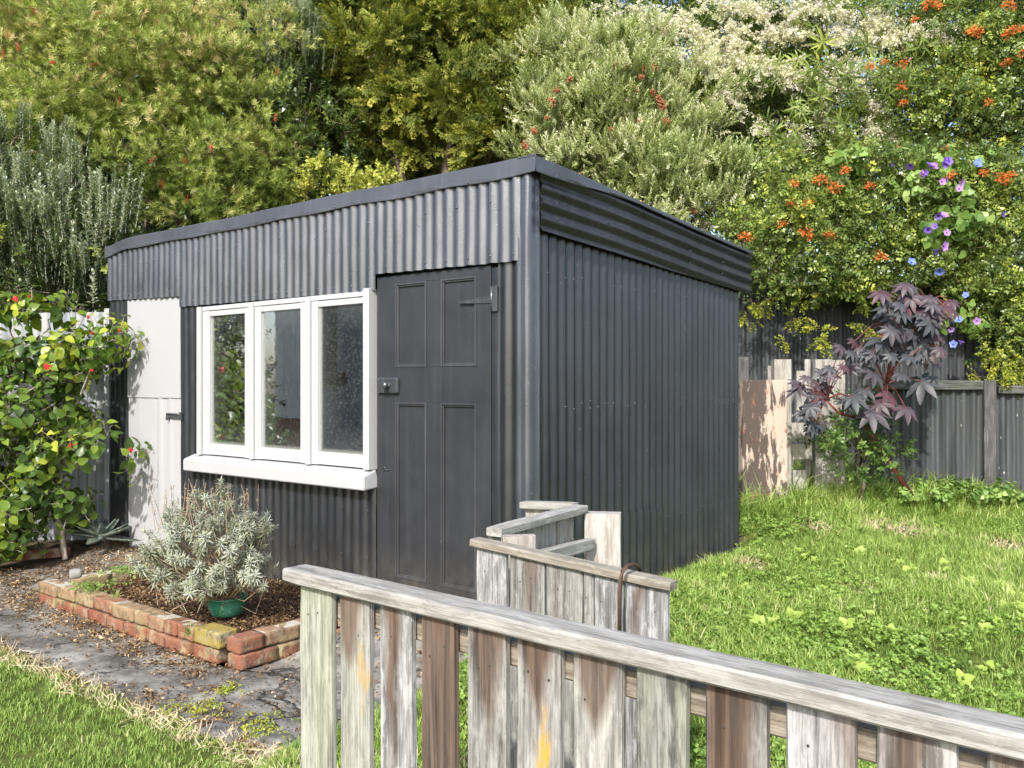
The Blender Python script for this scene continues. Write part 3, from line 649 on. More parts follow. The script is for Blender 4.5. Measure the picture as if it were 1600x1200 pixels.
# white fence, left of the shed
n = N('galvanised_white'); c = n.co('Object'); st = n.noise(n.co('Object', (10, 10, .7)), 1.2, 5)
n.set(n.mix(n.ramp(st, [(.4, 0.), (.62, 1.)]), (.30, .33, .36), (.46, .46, .44)), .5, .4); n.bump(n.noise(c, 30, 4), .002, .4)
wf = thing('pale_iron_fence', 'pale whitewashed corrugated iron fence behind the hibiscus, left of the shed', 'fence', (0, 0, 0))
wcorr((-6.2, 7.55), (-3.17, 7.12), 1.93, .05, n.m, 'iron_sheet', wf, seed=41)
m = MB(); m.box((-3.24, 7.04, .05), (-3.20, 7.10, 1.95), 0, .004); m.build('post', WHITED, wf)

# ------------------------------------------------------------------ GROUND
def gridmesh(x0, x1, y0, y1, step, zf, keep=None):
    xs_ = np.arange(x0, x1+step/2, step); ys_ = np.arange(y0, y1+step/2, step)
    X, Y = np.meshgrid(xs_, ys_); Z = zf(X, Y); V = np.stack([X.ravel(), Y.ravel(), Z.ravel()], 1); nx = len(xs_)
    I, J = np.meshgrid(np.arange(len(xs_)-1), np.arange(len(ys_)-1)); b = (J*nx+I).ravel(); Q = np.stack([b, b+1, b+nx+1, b+nx], 1)
    if keep is not None:
        cx_ = V[Q][:, :, 0].mean(1); cy_ = V[Q][:, :, 1].mean(1); k_ = keep(cx_, cy_); Q = Q[k_]
        used = np.unique(Q); mp = -np.ones(len(V), int); mp[used] = np.arange(len(used)); V = V[used]; Q = mp[Q]
    return V, Q
n = N('earth'); c = n.co('Object'); a = n.noise(c, 9, 6); 
n.set(n.mix(n.ramp(a, [(.35, 0.), (.65, 1.)]), (.05, .036, .025), (.13, .095, .065)), .95, .1); n.bump(n.noise(c, 60, 6), .01, .8); EARTH = n.m
n = N('turf_base'); c = n.co('Object'); a = n.noise(c, 5, 6)
n.set(n.mix(n.ramp(a, [(.35, 0.), (.65, 1.)]), (.060, .085, .018), (.10, .12, .03)), .95, .1); n.bump(n.noise(c, 60, 6), .01, .8); TURF = n.m
# the big outer sheet to the horizon, with the fine yard above it
m = MB(); m.add([(-150, -60, -.30), (150, -60, -.30), (150, 250, -.30), (-150, 250, -.30)], [(0, 1, 2, 3)]); tag(m.build('ground', TURF), kind='structure')
V, Q = gridmesh(-12, 14, -3, 16, .12, lambda X, Y: gz(X, Y)-.012)
tag(link('garden_soil', fastmesh('garden_soil', V, Q, smooth=True), None, [EARTH]), kind='structure')

# zones, as tests on world points
lawn_edge = np.array([G(-400, 900)[:2], G(0, 1012)[:2], G(70, 1040)[:2], G(200, 1098)[:2], G(300, 1140)[:2], G(380, 1168)[:2], G(470, 1200)[:2], G(640, 1260)[:2]])
def edge_y(X): 
    o = np.argsort(lawn_edge[:, 0]); return np.interp(X, lawn_edge[o, 0], lawn_edge[o, 1])
def wob(X, Y, s=4, a=.05): return a*(np.sin(X*s+1.3*np.sin(Y*s*1.7))+np.sin(Y*s*1.3+2+np.sin(X*s*2.3)))
def fence_side(X, Y):                       # >0 : behind-right of near fence line
    return (X-P11[0])*fd[1]-(Y-P11[1])*fd[0]
def in_left_lawn(X, Y): return (Y < edge_y(X)+wob(X, Y, 7, .02)) & (fence_side(X, Y) < 90) & (X < -.225*Y)
def in_path(X, Y):
    lx, ly = W2L(X, Y); 
    return (Y > edge_y(X)-.03+wob(X, Y, 7, .018)) & (ly < .02) & ~((lx > -3.02) & (lx < -1.03) & (ly > -1.04)) & (lx < .15+wob(X, Y, 5, .08)) & (Y > 2.3) & ((lx < -1.9) | (ly < 0)) & (lx > -5.5) & ~((X < -3.2) & (Y > 6.35))
def in_right_lawn(X, Y):
    lx, ly = W2L(X, Y); return ((lx > .04) & (Y < 9)) | ((lx > -1.2) & (ly > 2.42) & (Y < 8.4)) | ((Y < 3.2) & (X > -.12+wob(X, Y, 5, .08)) & (Y < 3.0))
n = N('old_paving'); c = n.co('Object'); cd = n.n('ShaderNodeVectorMath', operation='ADD'); nz_c = n.n('ShaderNodeTexNoise'); nz_c.inputs['Scale'].default_value = 3.; nz_c.inputs['Detail'].default_value = 7; n.l(c, nz_c.inputs['Vector'])
sc_ = n.n('ShaderNodeVectorMath', operation='SCALE'); sc_.inputs['Scale'].default_value = .6; n.l(nz_c.outputs['Color'], sc_.inputs[0]); n.l(c, cd.inputs[0]); n.l(sc_.outputs[0], cd.inputs[1])
cr = n.vor(cd.outputs[0], 1.25, 'DISTANCE_TO_EDGE'); a = n.noise(c, 4, 8, .65); f2 = n.noise(c, 45, 5)
k = n.ramp(a, [(.34, (.075, .068, .058)), (.48, (.16, .148, .13)), (.62, (.30, .285, .255))]); k = n.mix(n.math('MULTIPLY', n.ramp(f2, [(.5, 0.), (.7, 1.)]), .3), k, (.33, .32, .30))
k = n.mix(n.math('MULTIPLY', n.ramp(cr, [(.0, .95), (.004, .8), (.010, 0.)]), n.ramp(n.noise(c, 2.5, 3), [(.38, .15), (.55, 1.)])), k, (.025, .022, .018))
n.set(k, .85, .3); h = n.math('ADD', n.math('MULTIPLY', n.ramp(cr, [(.0, 0.), (.03, 1.)]), 1.2), n.math('ADD', a, n.math('MULTIPLY', f2, .3))); n.bump(h, .018, .9); PAVE = n.m
V, Q = gridmesh(-6, .8, 2.2, 8, .03, lambda X, Y: gz(X, Y)+.004+.006*np.sin(X*3)*np.cos(Y*4)+.004*np.sin(X*11+Y*7), in_path)
tag(link('path', fastmesh('path', V, Q, smooth=True), None, [PAVE]), kind='structure')
V, Q = gridmesh(-6, 1.0, .4, 5.2, .05, lambda X, Y: gz(X, Y)+.006, in_left_lawn)
tag(link('left_lawn', fastmesh('left_lawn', V, Q, smooth=True), None, [TURF]), kind='structure')
V, Q = gridmesh(-1, 8, .6, 9.2, .06, lambda X, Y: gz(X, Y)+.004, in_right_lawn)
tag(link('right_lawn', fastmesh('right_lawn', V, Q, smooth=True), None, [TURF]), kind='structure')
# soil of the brick-edged bed
V, Q = gridmesh(-3.0, -1.02, -1.0, -.0, .02, lambda X, Y: .085+.02*np.sin(X*5+1)*np.sin(Y*6)+.008*np.sin(X*31)*np.sin(Y*27))
n = N('mulch'); c = n.co('Object'); a = n.noise(c, 60, 6, .7); n.set(n.ramp(a, [(.35, (.03, .02, .015)), (.55, (.10, .065, .045)), (.72, (.27, .20, .14))]), .95, .1); n.bump(a, .012, 1.); MULCH = n.m
o = link('bed_soil', fastmesh('bed_soil', V, Q, smooth=True), None, [MULCH], loc=L2W(0, 0, 0), rot=(0, 0, ANG)); tag(o, kind='structure')

# ------------------------------------------------------------------ BRICK EDGING
n = N('old_brick'); t = n.attr(); c = n.co('Object'); a = n.noise(c, 14, 6, .65); b = n.noise(c, 7, 4)
k = n.ramp(t, [(0., (.22, .075, .045)), (.3, (.25, .11, .068)), (.5, (.27, .165, .10)), (.75, (.30, .22, .12)), (.95, (.30, .225, .06)), (1., (.30, .225, .06))])
k = n.mix(n.math('MULTIPLY', n.ramp(a, [(.5, 0.), (.68, 1.)]), .7), k, (.36, .33, .25)); k = n.mix(n.math('MULTIPLY', n.ramp(b, [(.53, 0.), (.66, 1.)]), .7), k, (.30, .26, .13))
k = n.mix(n.math('MULTIPLY', n.ramp(n.noise(c, 25, 5), [(.52, 0.), (.64, 1.)]), .7), k, (.10, .085, .06))
n.set(k, .9, .2); n.bump(n.math('ADD', a, n.noise(c, 90, 4)), .005, .9); BRICK = n.m
MORT = m_flat('lime_mortar', (.42, .40, .34), .95, .1, .3, 30)
def rbox(mb, c, d, rz=0, tint=0., tilt=(0, 0), r=.006, seed=0, n=6):
    """worn brick: rounded, slightly lumpy box"""
    V = []; Fc = []; idx = {}
    def vid(p):
        k = tuple(round(v, 4) for v in p)
        if k not in idx: idx[k] = len(V); V.append(p)
        return idx[k]
    g = np.linspace(-1, 1, n+1)
    for ax in range(3):
        for sg in (-1, 1):
            for i in range(n):
                for j in range(n):
                    q = []
                    for (u, v) in ((g[i], g[j]), (g[i+1], g[j]), (g[i+1], g[j+1]), (g[i], g[j+1])):
                        p = [0, 0, 0]; p[ax] = sg; p[(ax+1) % 3] = u; p[(ax+2) % 3] = v; q.append(vid(tuple(p)))
                    Fc.append(q if sg > 0 else q[::-1])
    Rm = Matrix.Rotation(rz, 3, 'Z') @ Matrix.Rotation(tilt[0], 3, 'X') @ Matrix.Rotation(tilt[1], 3, 'Y'); out = []
    for p in V:
        q = Vector([p[i]*d[i]/2 for i in range(3)]); inn = Vector([max(-d[i]/2+r, min(d[i]/2-r, q[i])) for i in range(3)])
        e = q-inn
        if e.length > 1e-6: q = inn+e.normalized()*r
        q += Vector([.004*mnoise.noise(Vector((q.x*23+seed*3, q.y*23, q.z*23+k*7))) for k in range(3)])
        out.append(Rm @ q+Vector(c))
    mb.add(out, Fc, tint, True)
def edging(name, label, p0, p1, courses=2, hdr=False, tints=None, z0=.0, pattern=None, seed=0, root=None, gap=.006, wid=.105):
    """bricks laid end to end from p0 to p1, in world space"""
    o_ = thing(name, label, 'brick edging', (p0[0], p0[1], 0), math.atan2(p1[1]-p0[1], p1[0]-p0[0])) if root is None else root
    L = float(np.hypot(p1[0]-p0[0], p1[1]-p0[1])); rg = random.Random(seed)
    m = MB(); mo = MB()
    for cse in range(courses):
        u = 0 if cse else -.0; i = 0
        while u < L-.05:
            bl = rg.choice((.105, .15, .225, .225, .12)) if cse == courses-1 else rg.choice((.225, .225, .18))
            bl = min(bl, L-u)
            if tints is not None: tt = tints[i % len(tints)] if cse == courses-1 else rg.uniform(0, .35)
            else: tt = rg.uniform(0, .7)
            rbox(m, (u+bl/2, wid/2+rg.uniform(-.006, .006)-(.006 if cse == 0 else 0), z0+.036+.076*cse+rg.uniform(-.003, .003)), (bl-gap, wid, .070), rg.uniform(-.02, .02), tt, (rg.uniform(-.03, .03), rg.uniform(-.025, .025)), seed=rg.random()*20)
            u += bl; i += 1
        mo.box((.02, .014, z0+.002+.076*cse), (u-.03, wid-.012, z0+.068+.076*cse))
    m.build('bricks', BRICK, o_); mo.build('mortar', MORT, o_); return o_
fl, fr = L2W(-2.99, -1.06), L2W(-1.30, -1.045)
edging('brick_edging', 'long two-course brick edging with lichen along the front of the potted shrub bed', fl, fr, 2, tints=[.55, .6, .7, .35, .62, .5, .45, .2, .25, .65], seed=4)
a, b = L2W(-1.045, -1.02), L2W(-1.045, -.12)
edging('brick_edging', 'short brick edging returning from the bed corner to the shed, half behind the fence', a+np.array([.08, -.065, 0]), b+np.array([.08, -.065, 0]), 2, tints=[.3, .5, .45, .15], seed=9)
a, b = L2W(-2.99, -.90), L2W(-2.99, -.05)
edging('brick_edging', 'ochre brick edging at the far left end of the shrub bed', b, a, 1, tints=[.4, .5, .72, .75], seed=12, z0=.07)
e0, e1 = G(-60, 898), G(112, 868)
edging('brick_edging', 'orange-red brick edging below the hibiscus', e0, e1, 1, tints=[.05, .12, .02, .1], seed=15, z0=.06, gap=.010)
br = MB(); q = L2W(-1.185, -.985); rbox(br, (0, 0, 0), (.215, .115, .078), 0, 1., (.02, -.02), seed=5, n=8)
o = br.build('brick', BRICK, None, (q[0], q[1], .118), (0, 0, ANG)); tag(o, 'loose mustard-yellow lichened brick on the near corner of the bed edging', 'brick')
br = MB(); rbox(br, (0, 0, 0), (.20, .105, .07), 0, .15, (.0, .0), seed=8, n=8)
q = L2W(-1.20, -.985); o = br.build('brick', BRICK, None, (q[0], q[1], .036), (0, 0, ANG+.03)); tag(o, 'red brick lying under the mustard-yellow corner brick', 'brick')

# ------------------------------------------------------------------ FOLIAGE TOOLS
def norm(a): return a/np.maximum(np.linalg.norm(a, axis=-1, keepdims=True), 1e-9)
def leafT(base, d, up, L, w_, fold=.25, curl=.0, segs=1):
    """one leaf: diamond quad(s); base point, direction, approx normal"""
    base = np.array(base, float); d = norm(np.array(d, float)); s = norm(np.cross(d, np.array(up, float))); n_ = np.cross(s, d)
    if segs == 1:
        V = [base, base+d*L*.45+s*w_/2+n_*fold*w_, base+d*L-n_*curl*L, base+d*L*.45-s*w_/2+n_*fold*w_]; return V, [(0, 1, 2, 3)]
    V = [base, base+d*L*.30+s*w_*.42+n_*fold*w_, base+d*L*.35, base+d*L*.30-s*w_*.42+n_*fold*w_,
         base+d*L*.68+s*w_*.40+n_*(fold*w_-curl*L*.35), base+d*L*.66-n_*curl*L*.35, base+d*L*.68-s*w_*.40+n_*(fold*w_-curl*L*.35), base+d*L-n_*curl*L]
    return V, [(0, 1, 2, 2), (0, 2, 3, 3), (1, 4, 5, 2), (2, 5, 6, 3), (4, 7, 5, 5), (5, 7, 6, 6)]
class T:                                     # a shoot template made of quads
    def __init__(s): s.v = []; s.q = []; s.m = []; s.t = []
    def add(s, V, Q, m=0, t=0.):
        n = len(s.v); s.v += [np.array(v, float) for v in V]; s.t += [t]*len(V)
        for q in Q:
            q = list(q)+[q[-1]]*(4-len(q)); s.q.append([i+n for i in q]); s.m.append(m)
    def stem(s, p0, p1, r0, r1, m=1, t=0.):
        p0 = np.array(p0, float); p1 = np.array(p1, float); d = norm(p1-p0); a = norm(np.cross(d, [.3, .9, .2])); b = np.cross(d, a); V = []
        for p, r in ((p0, r0), (p1, r1)):
            for k in range(3): V.append(p+r*(a*math.cos(k*2.094)+b*math.sin(k*2.094)))
        s.add(V, [(0, 1, 4, 3), (1, 2, 5, 4), (2, 0, 3, 5)], m, t)
    def done(s): s.V = np.array(s.v); s.Q = np.array(s.q, int); s.M = np.array(s.m, int); s.Tn = np.array(s.t); return s
def frames(D, rg, roll=True):
    D = norm(D); a = rg.normal(size=D.shape); X = norm(np.cross(D, a)); Y = np.cross(D, X); return X, Y, D
def place(tpls, P, D, S, tint, rg, XY=None):
    """instances of shoot templates baked into one vertex and quad list"""
    P = np.asarray(P, float); N_ = len(P); pick = rg.integers(0, len(tpls), N_); X, Y, Z = frames(np.asarray(D, float), rg) if XY is None else XY
    Vs, Qs, Ms, Ts = [], [], [], []; off = 0
    for k, tp in enumerate(tpls):
        i = np.where(pick == k)[0]
        if not len(i): continue
        v = tp.V[None]*S[i][:, None, None]
        vv = P[i][:, None]+v[..., 0:1]*X[i][:, None]+v[..., 1:2]*Y[i][:, None]+v[..., 2:3]*Z[i][:, None]
        nv = len(tp.V); q = tp.Q[None]+(np.arange(len(i))*nv)[:, None, None]+off
        Vs.append(vv.reshape(-1, 3)); Qs.append(q.reshape(-1, 4)); Ms.append(np.tile(tp.M, len(i))); Ts.append((tint[i][:, None]+tp.Tn[None]).ravel()); off += nv*len(i)
    return np.concatenate(Vs), np.concatenate(Qs), np.concatenate(Ms), np.concatenate(Ts)
def foliage(name, parts, mats, parent, smooth=True):
    off = 0; V, Q, M_, T_ = [], [], [], []
    for (v, q, m_, t_) in parts: V.append(v); Q.append(q+off); M_.append(m_); T_.append(t_); off += len(v)
    V = np.concatenate(V); Q = np.concatenate(Q); M_ = np.concatenate(M_); T_ = np.concatenate(T_)
    tri = Q[:, 2] == Q[:, 3]
    me = bpy.data.meshes.new(name); ln = np.where(tri, 3, 4).astype(np.int32); fl_ = Q.ravel(); keep = np.ones(len(Q)*4, bool); keep[3::4] = ~tri
    fl_ = fl_[keep].astype(np.int32); st = np.concatenate([[0], np.cumsum(ln)[:-1]]).astype(np.int32)
    me.vertices.add(len(V)); me.vertices.foreach_set('co', V.astype(np.float32).ravel()); me.loops.add(len(fl_)); me.loops.foreach_set('vertex_index', fl_)
    me.polygons.add(len(Q)); me.polygons.foreach_set('loop_start', st); me.polygons.foreach_set('loop_total', ln); me.polygons.foreach_set('material_index', M_.astype(np.int32))
    me.update(calc_edges=True); a = me.attributes.new('tint', 'FLOAT', 'POINT'); a.data.foreach_set('value', T_.astype(np.float32))
    return link(name, me, parent, mats)
def B(px, py, Y, rx, ry, rd): 
    """crown lobe: photo position, depth, half-size across and up (photo px at that depth), half-depth in m"""
    c = W(px, py, Y); return c, np.array([rx*Y/FPX, rd, ry*Y/FPX])
def crown(blobs, dens, rc, nsh, rg, up=.5, fill=.25, shell=.62, side=.65):
    """shoot positions: clumps over the lobes, shoots over each clump. dens = clumps per m2 of lobe face"""
    P, D, T_ = [], [], []
    for c, r in blobs:
        n = max(4, int(dens*math.pi*r[0]*r[2]*1.6)); d = norm(rg.normal(size=(n, 3))); fl_ = rg.random(n) < side; d[fl_, 1] = -np.abs(d[fl_, 1])
        rad = shell+(1-shell)*rg.random(n)**.7; inn = rg.random(n) < fill; rad[inn] *= rg.random(inn.sum())
        cc = c+d*rad[:, None]*r*(1+.18*rg.normal(size=(n, 1))); ct = rg.normal(0, .13, n)
        k = rg.poisson(nsh, n)+2; idx = np.repeat(np.arange(n), k); e = norm(rg.normal(size=(len(idx), 3))+d[idx]*.9+np.array([0, 0, up]))
        sz = rc*(.6+.9*rg.random(n)); flat = np.array([1.15, 1.15, .75]); rr_ = rg.random(len(idx))**.5
        P.append(cc[idx]+e*flat*(sz[idx]*rr_)[:, None]); D.append(norm(e+np.array([0, 0, up])*.8+rg.normal(size=e.shape)*.25)); T_.append(.42+ct[idx]+rg.normal(0, .12, len(idx)))
    return np.concatenate(P), np.concatenate(D), np.concatenate(T_)
def limbs(blobs, base, r0, mat, parent, rg, sub=5, hide=False):
    m = MB(); base = np.array(base, float)
    ctr = np.mean([c for c, r in blobs], 0); fork = base*.55+ctr*.45; fork[2] = max(base[2]+.5, fork[2]*.75)
    if hide: blobs = [b_ for b_ in blobs if b_[0][2] > 2.45]
    if hide: fork = base+np.array([0, 0, 2.7-hide*0])
    def br_(p, q, ra, rb, wig=.08):
        k = 7; pts = []
        L = np.linalg.norm(q-p)
        for i in range(k): f = i/(k-1); pts.append(p*(1-f)+q*f+rg.normal(size=3)*wig*L*math.sin(f*math.pi)*.5+np.array([0, 0, .10*L*math.sin(f*math.pi)]))
        m.tube(pts, [ra+(rb-ra)*i/(k-1) for i in range(k)], 6, cap=False); return pts
    br_(base, fork, r0, r0*.7, .05)
    for c, r in blobs:
        pts = br_(fork, c, r0*.55, r0*.2)
        for _ in range(sub):
            d = norm(rg.normal(size=3)+np.array([0, -.4, .3])); s_ = pts[rg.integers(2, 7)]; br_(np.array(s_), np.array(s_)+d*r*.9, r0*.2, r0*.04, .12)
    return m.build('trunk', mat, parent)
BARK = m_bark('bark'); BARKP = m_bark('pale_bark', (.22, .18, .14), (.42, .37, .31)); STEMG = m_flat('green_stem', (.16, .15, .07), .7)
def rsc(rg, n, a, b): return a+(b-a)*rg.random(n)

# templates -------------------------------------------------------
def t_spiral(L, n, ll, lw, ang0=35, ang1=70, stem=.002, jit=.3, start=.1, segs=1, curl=.05, whorl=1, seed=0, fold=.2, tv=.08, tipt=.12):
    rg = np.random.default_rng(seed); t = T(); t.stem((0, 0, 0), (0, 0, L), stem, stem*.4, 1)
    for i in range(n):
        f = start+(1-start)*(i//whorl*whorl)/max(1, n-1); a = i*2.4 if whorl == 1 else i*2*math.pi/whorl+(i//whorl)*.9
        el = R(ang1+(ang0-ang1)*f+rg.normal()*10*jit); d = (math.cos(a)*math.sin(el), math.sin(a)*math.sin(el), math.cos(el))
        up = (-math.cos(a)*math.cos(el), -math.sin(a)*math.cos(el), math.sin(el)); sc = (1-.25*f)*(1+rg.normal()*.15)
        V, Q = leafT((0, 0, L*f), d, up, ll*sc, lw*sc, fold, curl, segs); t.add(V, Q, 0, rg.normal()*tv+tipt*f)
    return t.done()
def t_spray(L, n, seed=0, w_=.008, sub=.05, droop=.3):
    rg = np.random.default_rng(seed); t = T(); t.stem((0, 0, 0), (0, 0, L), .0015, .0006, 1)
    for i in range(n):
        f = .1+.9*i/(n-1); sg = 1 if i % 2 else -1; l = sub*(1-.55*f)*(1+rg.normal()*.2)
        d = norm(np.array([sg*.9, rg.normal()*.35, .75])); p = np.array([0, -droop*L*f*f*.4, L*f])
        for k in range(3):
            dd = norm(d+rg.normal(size=3)*.35); V, Q = leafT(p+d*l*.22*k, dd, (0, 1, 0), l*.75, w_, .15); t.add(V, Q, 0, rg.normal()*.08+.15*f+.05*k)
    return t.done()
def t_pinnate(L, n, ll, lw, seed=0, wh=3):
    rg = np.random.default_rng(seed); t = T(); t.stem((0, 0, 0), (0, 0, L), .0018, .0008, 1)
    for i in range(wh):
        f = .3+.7*i/wh; a = i*2.2+rg.random(); el = R(50+rg.normal()*12); d = np.array([math.cos(a)*math.sin(el), math.sin(a)*math.sin(el), math.cos(el)])
        p0 = np.array([0, 0, L*f]); s_ = norm(np.cross(d, [0, 0, 1.])); Lr = L*.75
        for k in range(n):
            p = p0+d*Lr*(k+1)/n
            for sg in (-1, 1):
                dd = norm(d*.5+s_*sg+rg.normal(size=3)*.2); V, Q = leafT(p, dd, np.cross(s_, d)+rg.normal(size=3)*.3, ll*(1+rg.normal()*.15), lw, .15); t.add(V, Q, 0, rg.normal()*.1)
        V, Q = leafT(p0+d*Lr, d, np.cross(s_, d), ll*1.1, lw, .15); t.add(V, Q, 0, 0)
    return t.done()
def t_plume(L, n, seed=0):
    rg = np.random.default_rng(seed); t = T()
    for i in range(n):
        f = rg.random(); r = .20*L*(1-f)+.012; a = rg.random()*6.28; p = np.array([math.cos(a)*r*rg.random(), math.sin(a)*r*rg.random(), L*f]); d = norm(rg.normal(size=3)+[0, 0, .5])
        V, Q = leafT(p, d, rg.normal(size=3), .021, .016, .1); t.add(V, Q, 0, rg.normal()*.15)
    return t.done()
def make_plant(name, label, cat, blobs, base, r0, tpls, smin, smax, mat, dens, rc, nsh, seed, up=.5, fill=.3, bark=BARK, extra=None, sub=5, side=.65, crown_name='crown', tintf=None, stem_mat=None, group=None, Df=None):
    rg = np.random.default_rng(seed); o = thing(name, label, cat, base, 0, group)
    P, D, t = crown(blobs, dens, rc, nsh, rg, up, fill, side=side)
    k = P[:, 2] > gz(P[:, 0], P[:, 1])+.03; P, D, t = P[k], D[k], t[k]
    # nothing grows inside the shed
    lx, ly = W2L(P[:, 0], P[:, 1]); k = ~((lx > xl-.05) & (lx < .1) & (ly > -.05) & (ly < t1+.1) & (P[:, 2] < 2.5)); P, D, t = P[k], D[k], t[k]
    if tintf is not None: t = tintf(P, t)
    if Df is not None: D = Df(P, D, rg)
    loc = np.array(base, float); parts = [place(tpls, P-loc, D, rsc(rg, len(P), smin, smax), t, rg)]
    foliage(crown_name, parts, [mat, stem_mat or bark], o)
    if r0: limbs([(c-loc, r) for c, r in blobs], (0, 0, 0), r0, bark, o, rg, sub, 'honey' in name)
    print(name, len(P), 'shoots', len(parts[0][1]), 'quads')
    return o

# ------------------------------------------------------------------ TREES AND SHRUBS BEHIND
def ground(X, Y): return (X, Y, float(gz(X, Y)))
# 1 golden bottlebrush-like tree, upper left
L_BOT = m_leaf('bottlebrush_leaf', [(0., (.030, .050, .010)), (.3, (.10, .14, .022)), (.55, (.20, .25, .045)), (.8, (.37, .41, .13)), (1., (.50, .40, .22))], .45, .35, gain=1.45)
tb = [t_spiral(.10, 24, .062, .0092, 22, 80, .0018, .5, .35, curl=.12, seed=s) for s in range(4)]
bl = [B(60, 60, 9.6, 130, 110, 1.0), B(220, 110, 9.2, 150, 120, 1.0), B(350, 130, 9.4, 120, 120, .9), B(120, 210, 9.1, 120, 70, .8), B(300, 250, 8.9, 110, 60, .6), B(410, 230, 9.3, 80, 80, .8), B(330, 320, 9.0, 90, 45, .5), B(210, 20, 10, 180, 80, 1.0), B(-100, 100, 9.6, 130, 150, 1.0), B(440, 290, 9.2, 50, 50, .4)]
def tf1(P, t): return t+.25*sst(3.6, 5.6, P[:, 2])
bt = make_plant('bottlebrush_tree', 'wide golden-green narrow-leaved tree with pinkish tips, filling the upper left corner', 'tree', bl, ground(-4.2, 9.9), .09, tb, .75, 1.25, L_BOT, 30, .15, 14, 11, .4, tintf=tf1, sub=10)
RED = m_leaf('red_bottlebrush_flower', [(0., (.35, .03, .03)), (1., (.55, .09, .06))], .6, .3)
tfl = [t_spiral(.05, 46, .014, .0035, 60, 88, .002, .4, .0, seed=5)]
rg = np.random.default_rng(3); first = None; bloc = np.array(bt.location)
for (px, py) in ((185, 165), (215, 220), (235, 255), (330, 228), (12, 60), (55, 22), (6, 92), (148, 22), (290, 385-130), (255, 295), (290, 318), (100, 5), (85, 98), (430, 190), (432, 118), (30, 80), (140, 105), (205, 60)):
    pos = W(px, py, 8.3)-bloc
    if first is None:
        P_, Q_, M__, T__ = place(tfl, [[0, 0, 0]], [[0.3, -.2, 1]], np.array([1.5]), np.array([.5]), rg); first = foliage('flower', [(P_, Q_, M__, T__)], [RED, RED], bt); first.location = pos
    else:
        c_ = first.copy(); COL.objects.link(c_); c_.parent = bt; c_.location = pos; c_.rotation_euler = (rg.normal()*.5, rg.normal()*.5, rg.random()*6)
# 2 silvery shrub at left with upright shoots
L_SIL = m_leaf('silver_leaf', [(0., (.035, .06, .022)), (.35, (.10, .14, .06)), (.65, (.24, .30, .16)), (.9, (.44, .48, .34)), (1., (.52, .56, .42))], .45, .22, gain=1.05)
STW = m_flat('whitish_stem', (.36, .35, .29), .7)
ts = [t_spiral(.30, 26, .058, .027, 34, 64, .0042, .5, .10, curl=.12, seed=s+10, fold=.25, whorl=2, tipt=.32) for s in range(3)]
bl = [B(60, 330, 7.9, 90, 90, .5), B(130, 370, 7.8, 75, 70, .4), B(20, 430, 7.8, 80, 60, .4), B(110, 450, 7.75, 80, 50, .35), B(-80, 380, 7.9, 80, 120, .5), B(170, 420, 7.7, 35, 60, .25), B(30, 270, 8.1, 60, 50, .4)]
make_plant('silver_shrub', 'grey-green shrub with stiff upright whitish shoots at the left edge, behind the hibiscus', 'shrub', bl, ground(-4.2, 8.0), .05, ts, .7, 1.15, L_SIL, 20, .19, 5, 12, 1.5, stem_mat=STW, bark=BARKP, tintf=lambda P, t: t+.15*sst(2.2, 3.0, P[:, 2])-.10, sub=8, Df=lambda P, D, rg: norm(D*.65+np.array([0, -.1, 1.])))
# glossy small leaves filling below it
L_GLO = m_leaf('glossy_leaf', [(0., (.018, .035, .010)), (.4, (.05, .085, .018)), (.75, (.12, .17, .03)), (1., (.28, .32, .06))], .3, .25, .6)
tg = [t_spiral(.14, 12, .055, .030, 40, 80, .003, .5, .2, curl=.2, seed=s+20) for s in range(3)]
bl = [B(60, 440, 8.2, 110, 70, .5), B(170, 450, 8.1, 50, 80, .4), B(230, 330, 9.2, 60, 60, .6), B(330, 350, 9.6, 120, 50, .6), B(480, 250, 9.9, 80, 110, .7), B(-60, 480, 8.2, 80, 80, .5)]
make_plant('broadleaf_shrub', 'dark glossy broad-leaved shrub in shade between the silver shoots and the shed', 'shrub', bl, ground(-3.5, 9.3), .06, tg, .8, 1.4, L_GLO, 22, .2, 9, 13, .3, sub=6)
bl = [(np.array([-5.2, 6.6, 1.2]), np.array([.55, .5, .9])), (np.array([-5.3, 6.7, 2.3]), np.array([.55, .45, .7])), (np.array([-5.0, 6.35, .6]), np.array([.4, .3, .5])), (np.array([-5.6, 6.8, 3.0]), np.array([.4, .4, .4]))]
make_plant('neighbour_shrub', 'dark glossy shrub mirrored in the left window pane, growing by the neighbouring house', 'shrub', bl, ground(-5.3, 6.7), .03, tg, .9, 1.5, L_GLO, 26, .2, 9, 113, .3, sub=5, side=.2)
# 3 tall glossy tree behind the golden one
tgl = [t_spiral(.2, 12, .085, .045, 40, 85, .004, .5, .2, curl=.2, seed=s+24) for s in range(3)]
bl = [B(400, 10, 12, 90, 110, 1.0), B(300, -20, 12.4, 120, 110, 1.), B(470, 120, 12.2, 90, 110, 1.0), B(560, 60, 12.8, 90, 140, 1.), B(860, 40, 12.6, 90, 110, 1.0), B(720, 100, 12.9, 130, 170, 1.), B(100, 150, 12.8, 300, 200, 1.), B(950, 220, 12.3, 160, 120, 1.), B(1150, 230, 12.3, 130, 110, 1.), B(300, 310, 12.3, 220, 90, 1.), B(60, 400, 12, 180, 90, 1.)]
make_plant('glossy_tree', 'dark glossy-leaved tree glimpsed at the top between the golden tree and the conifer', 'tree', bl, ground(-3, 12.8), .12, tgl, .9, 1.5, L_GLO, 22, .3, 12, 14, .2, sub=6)
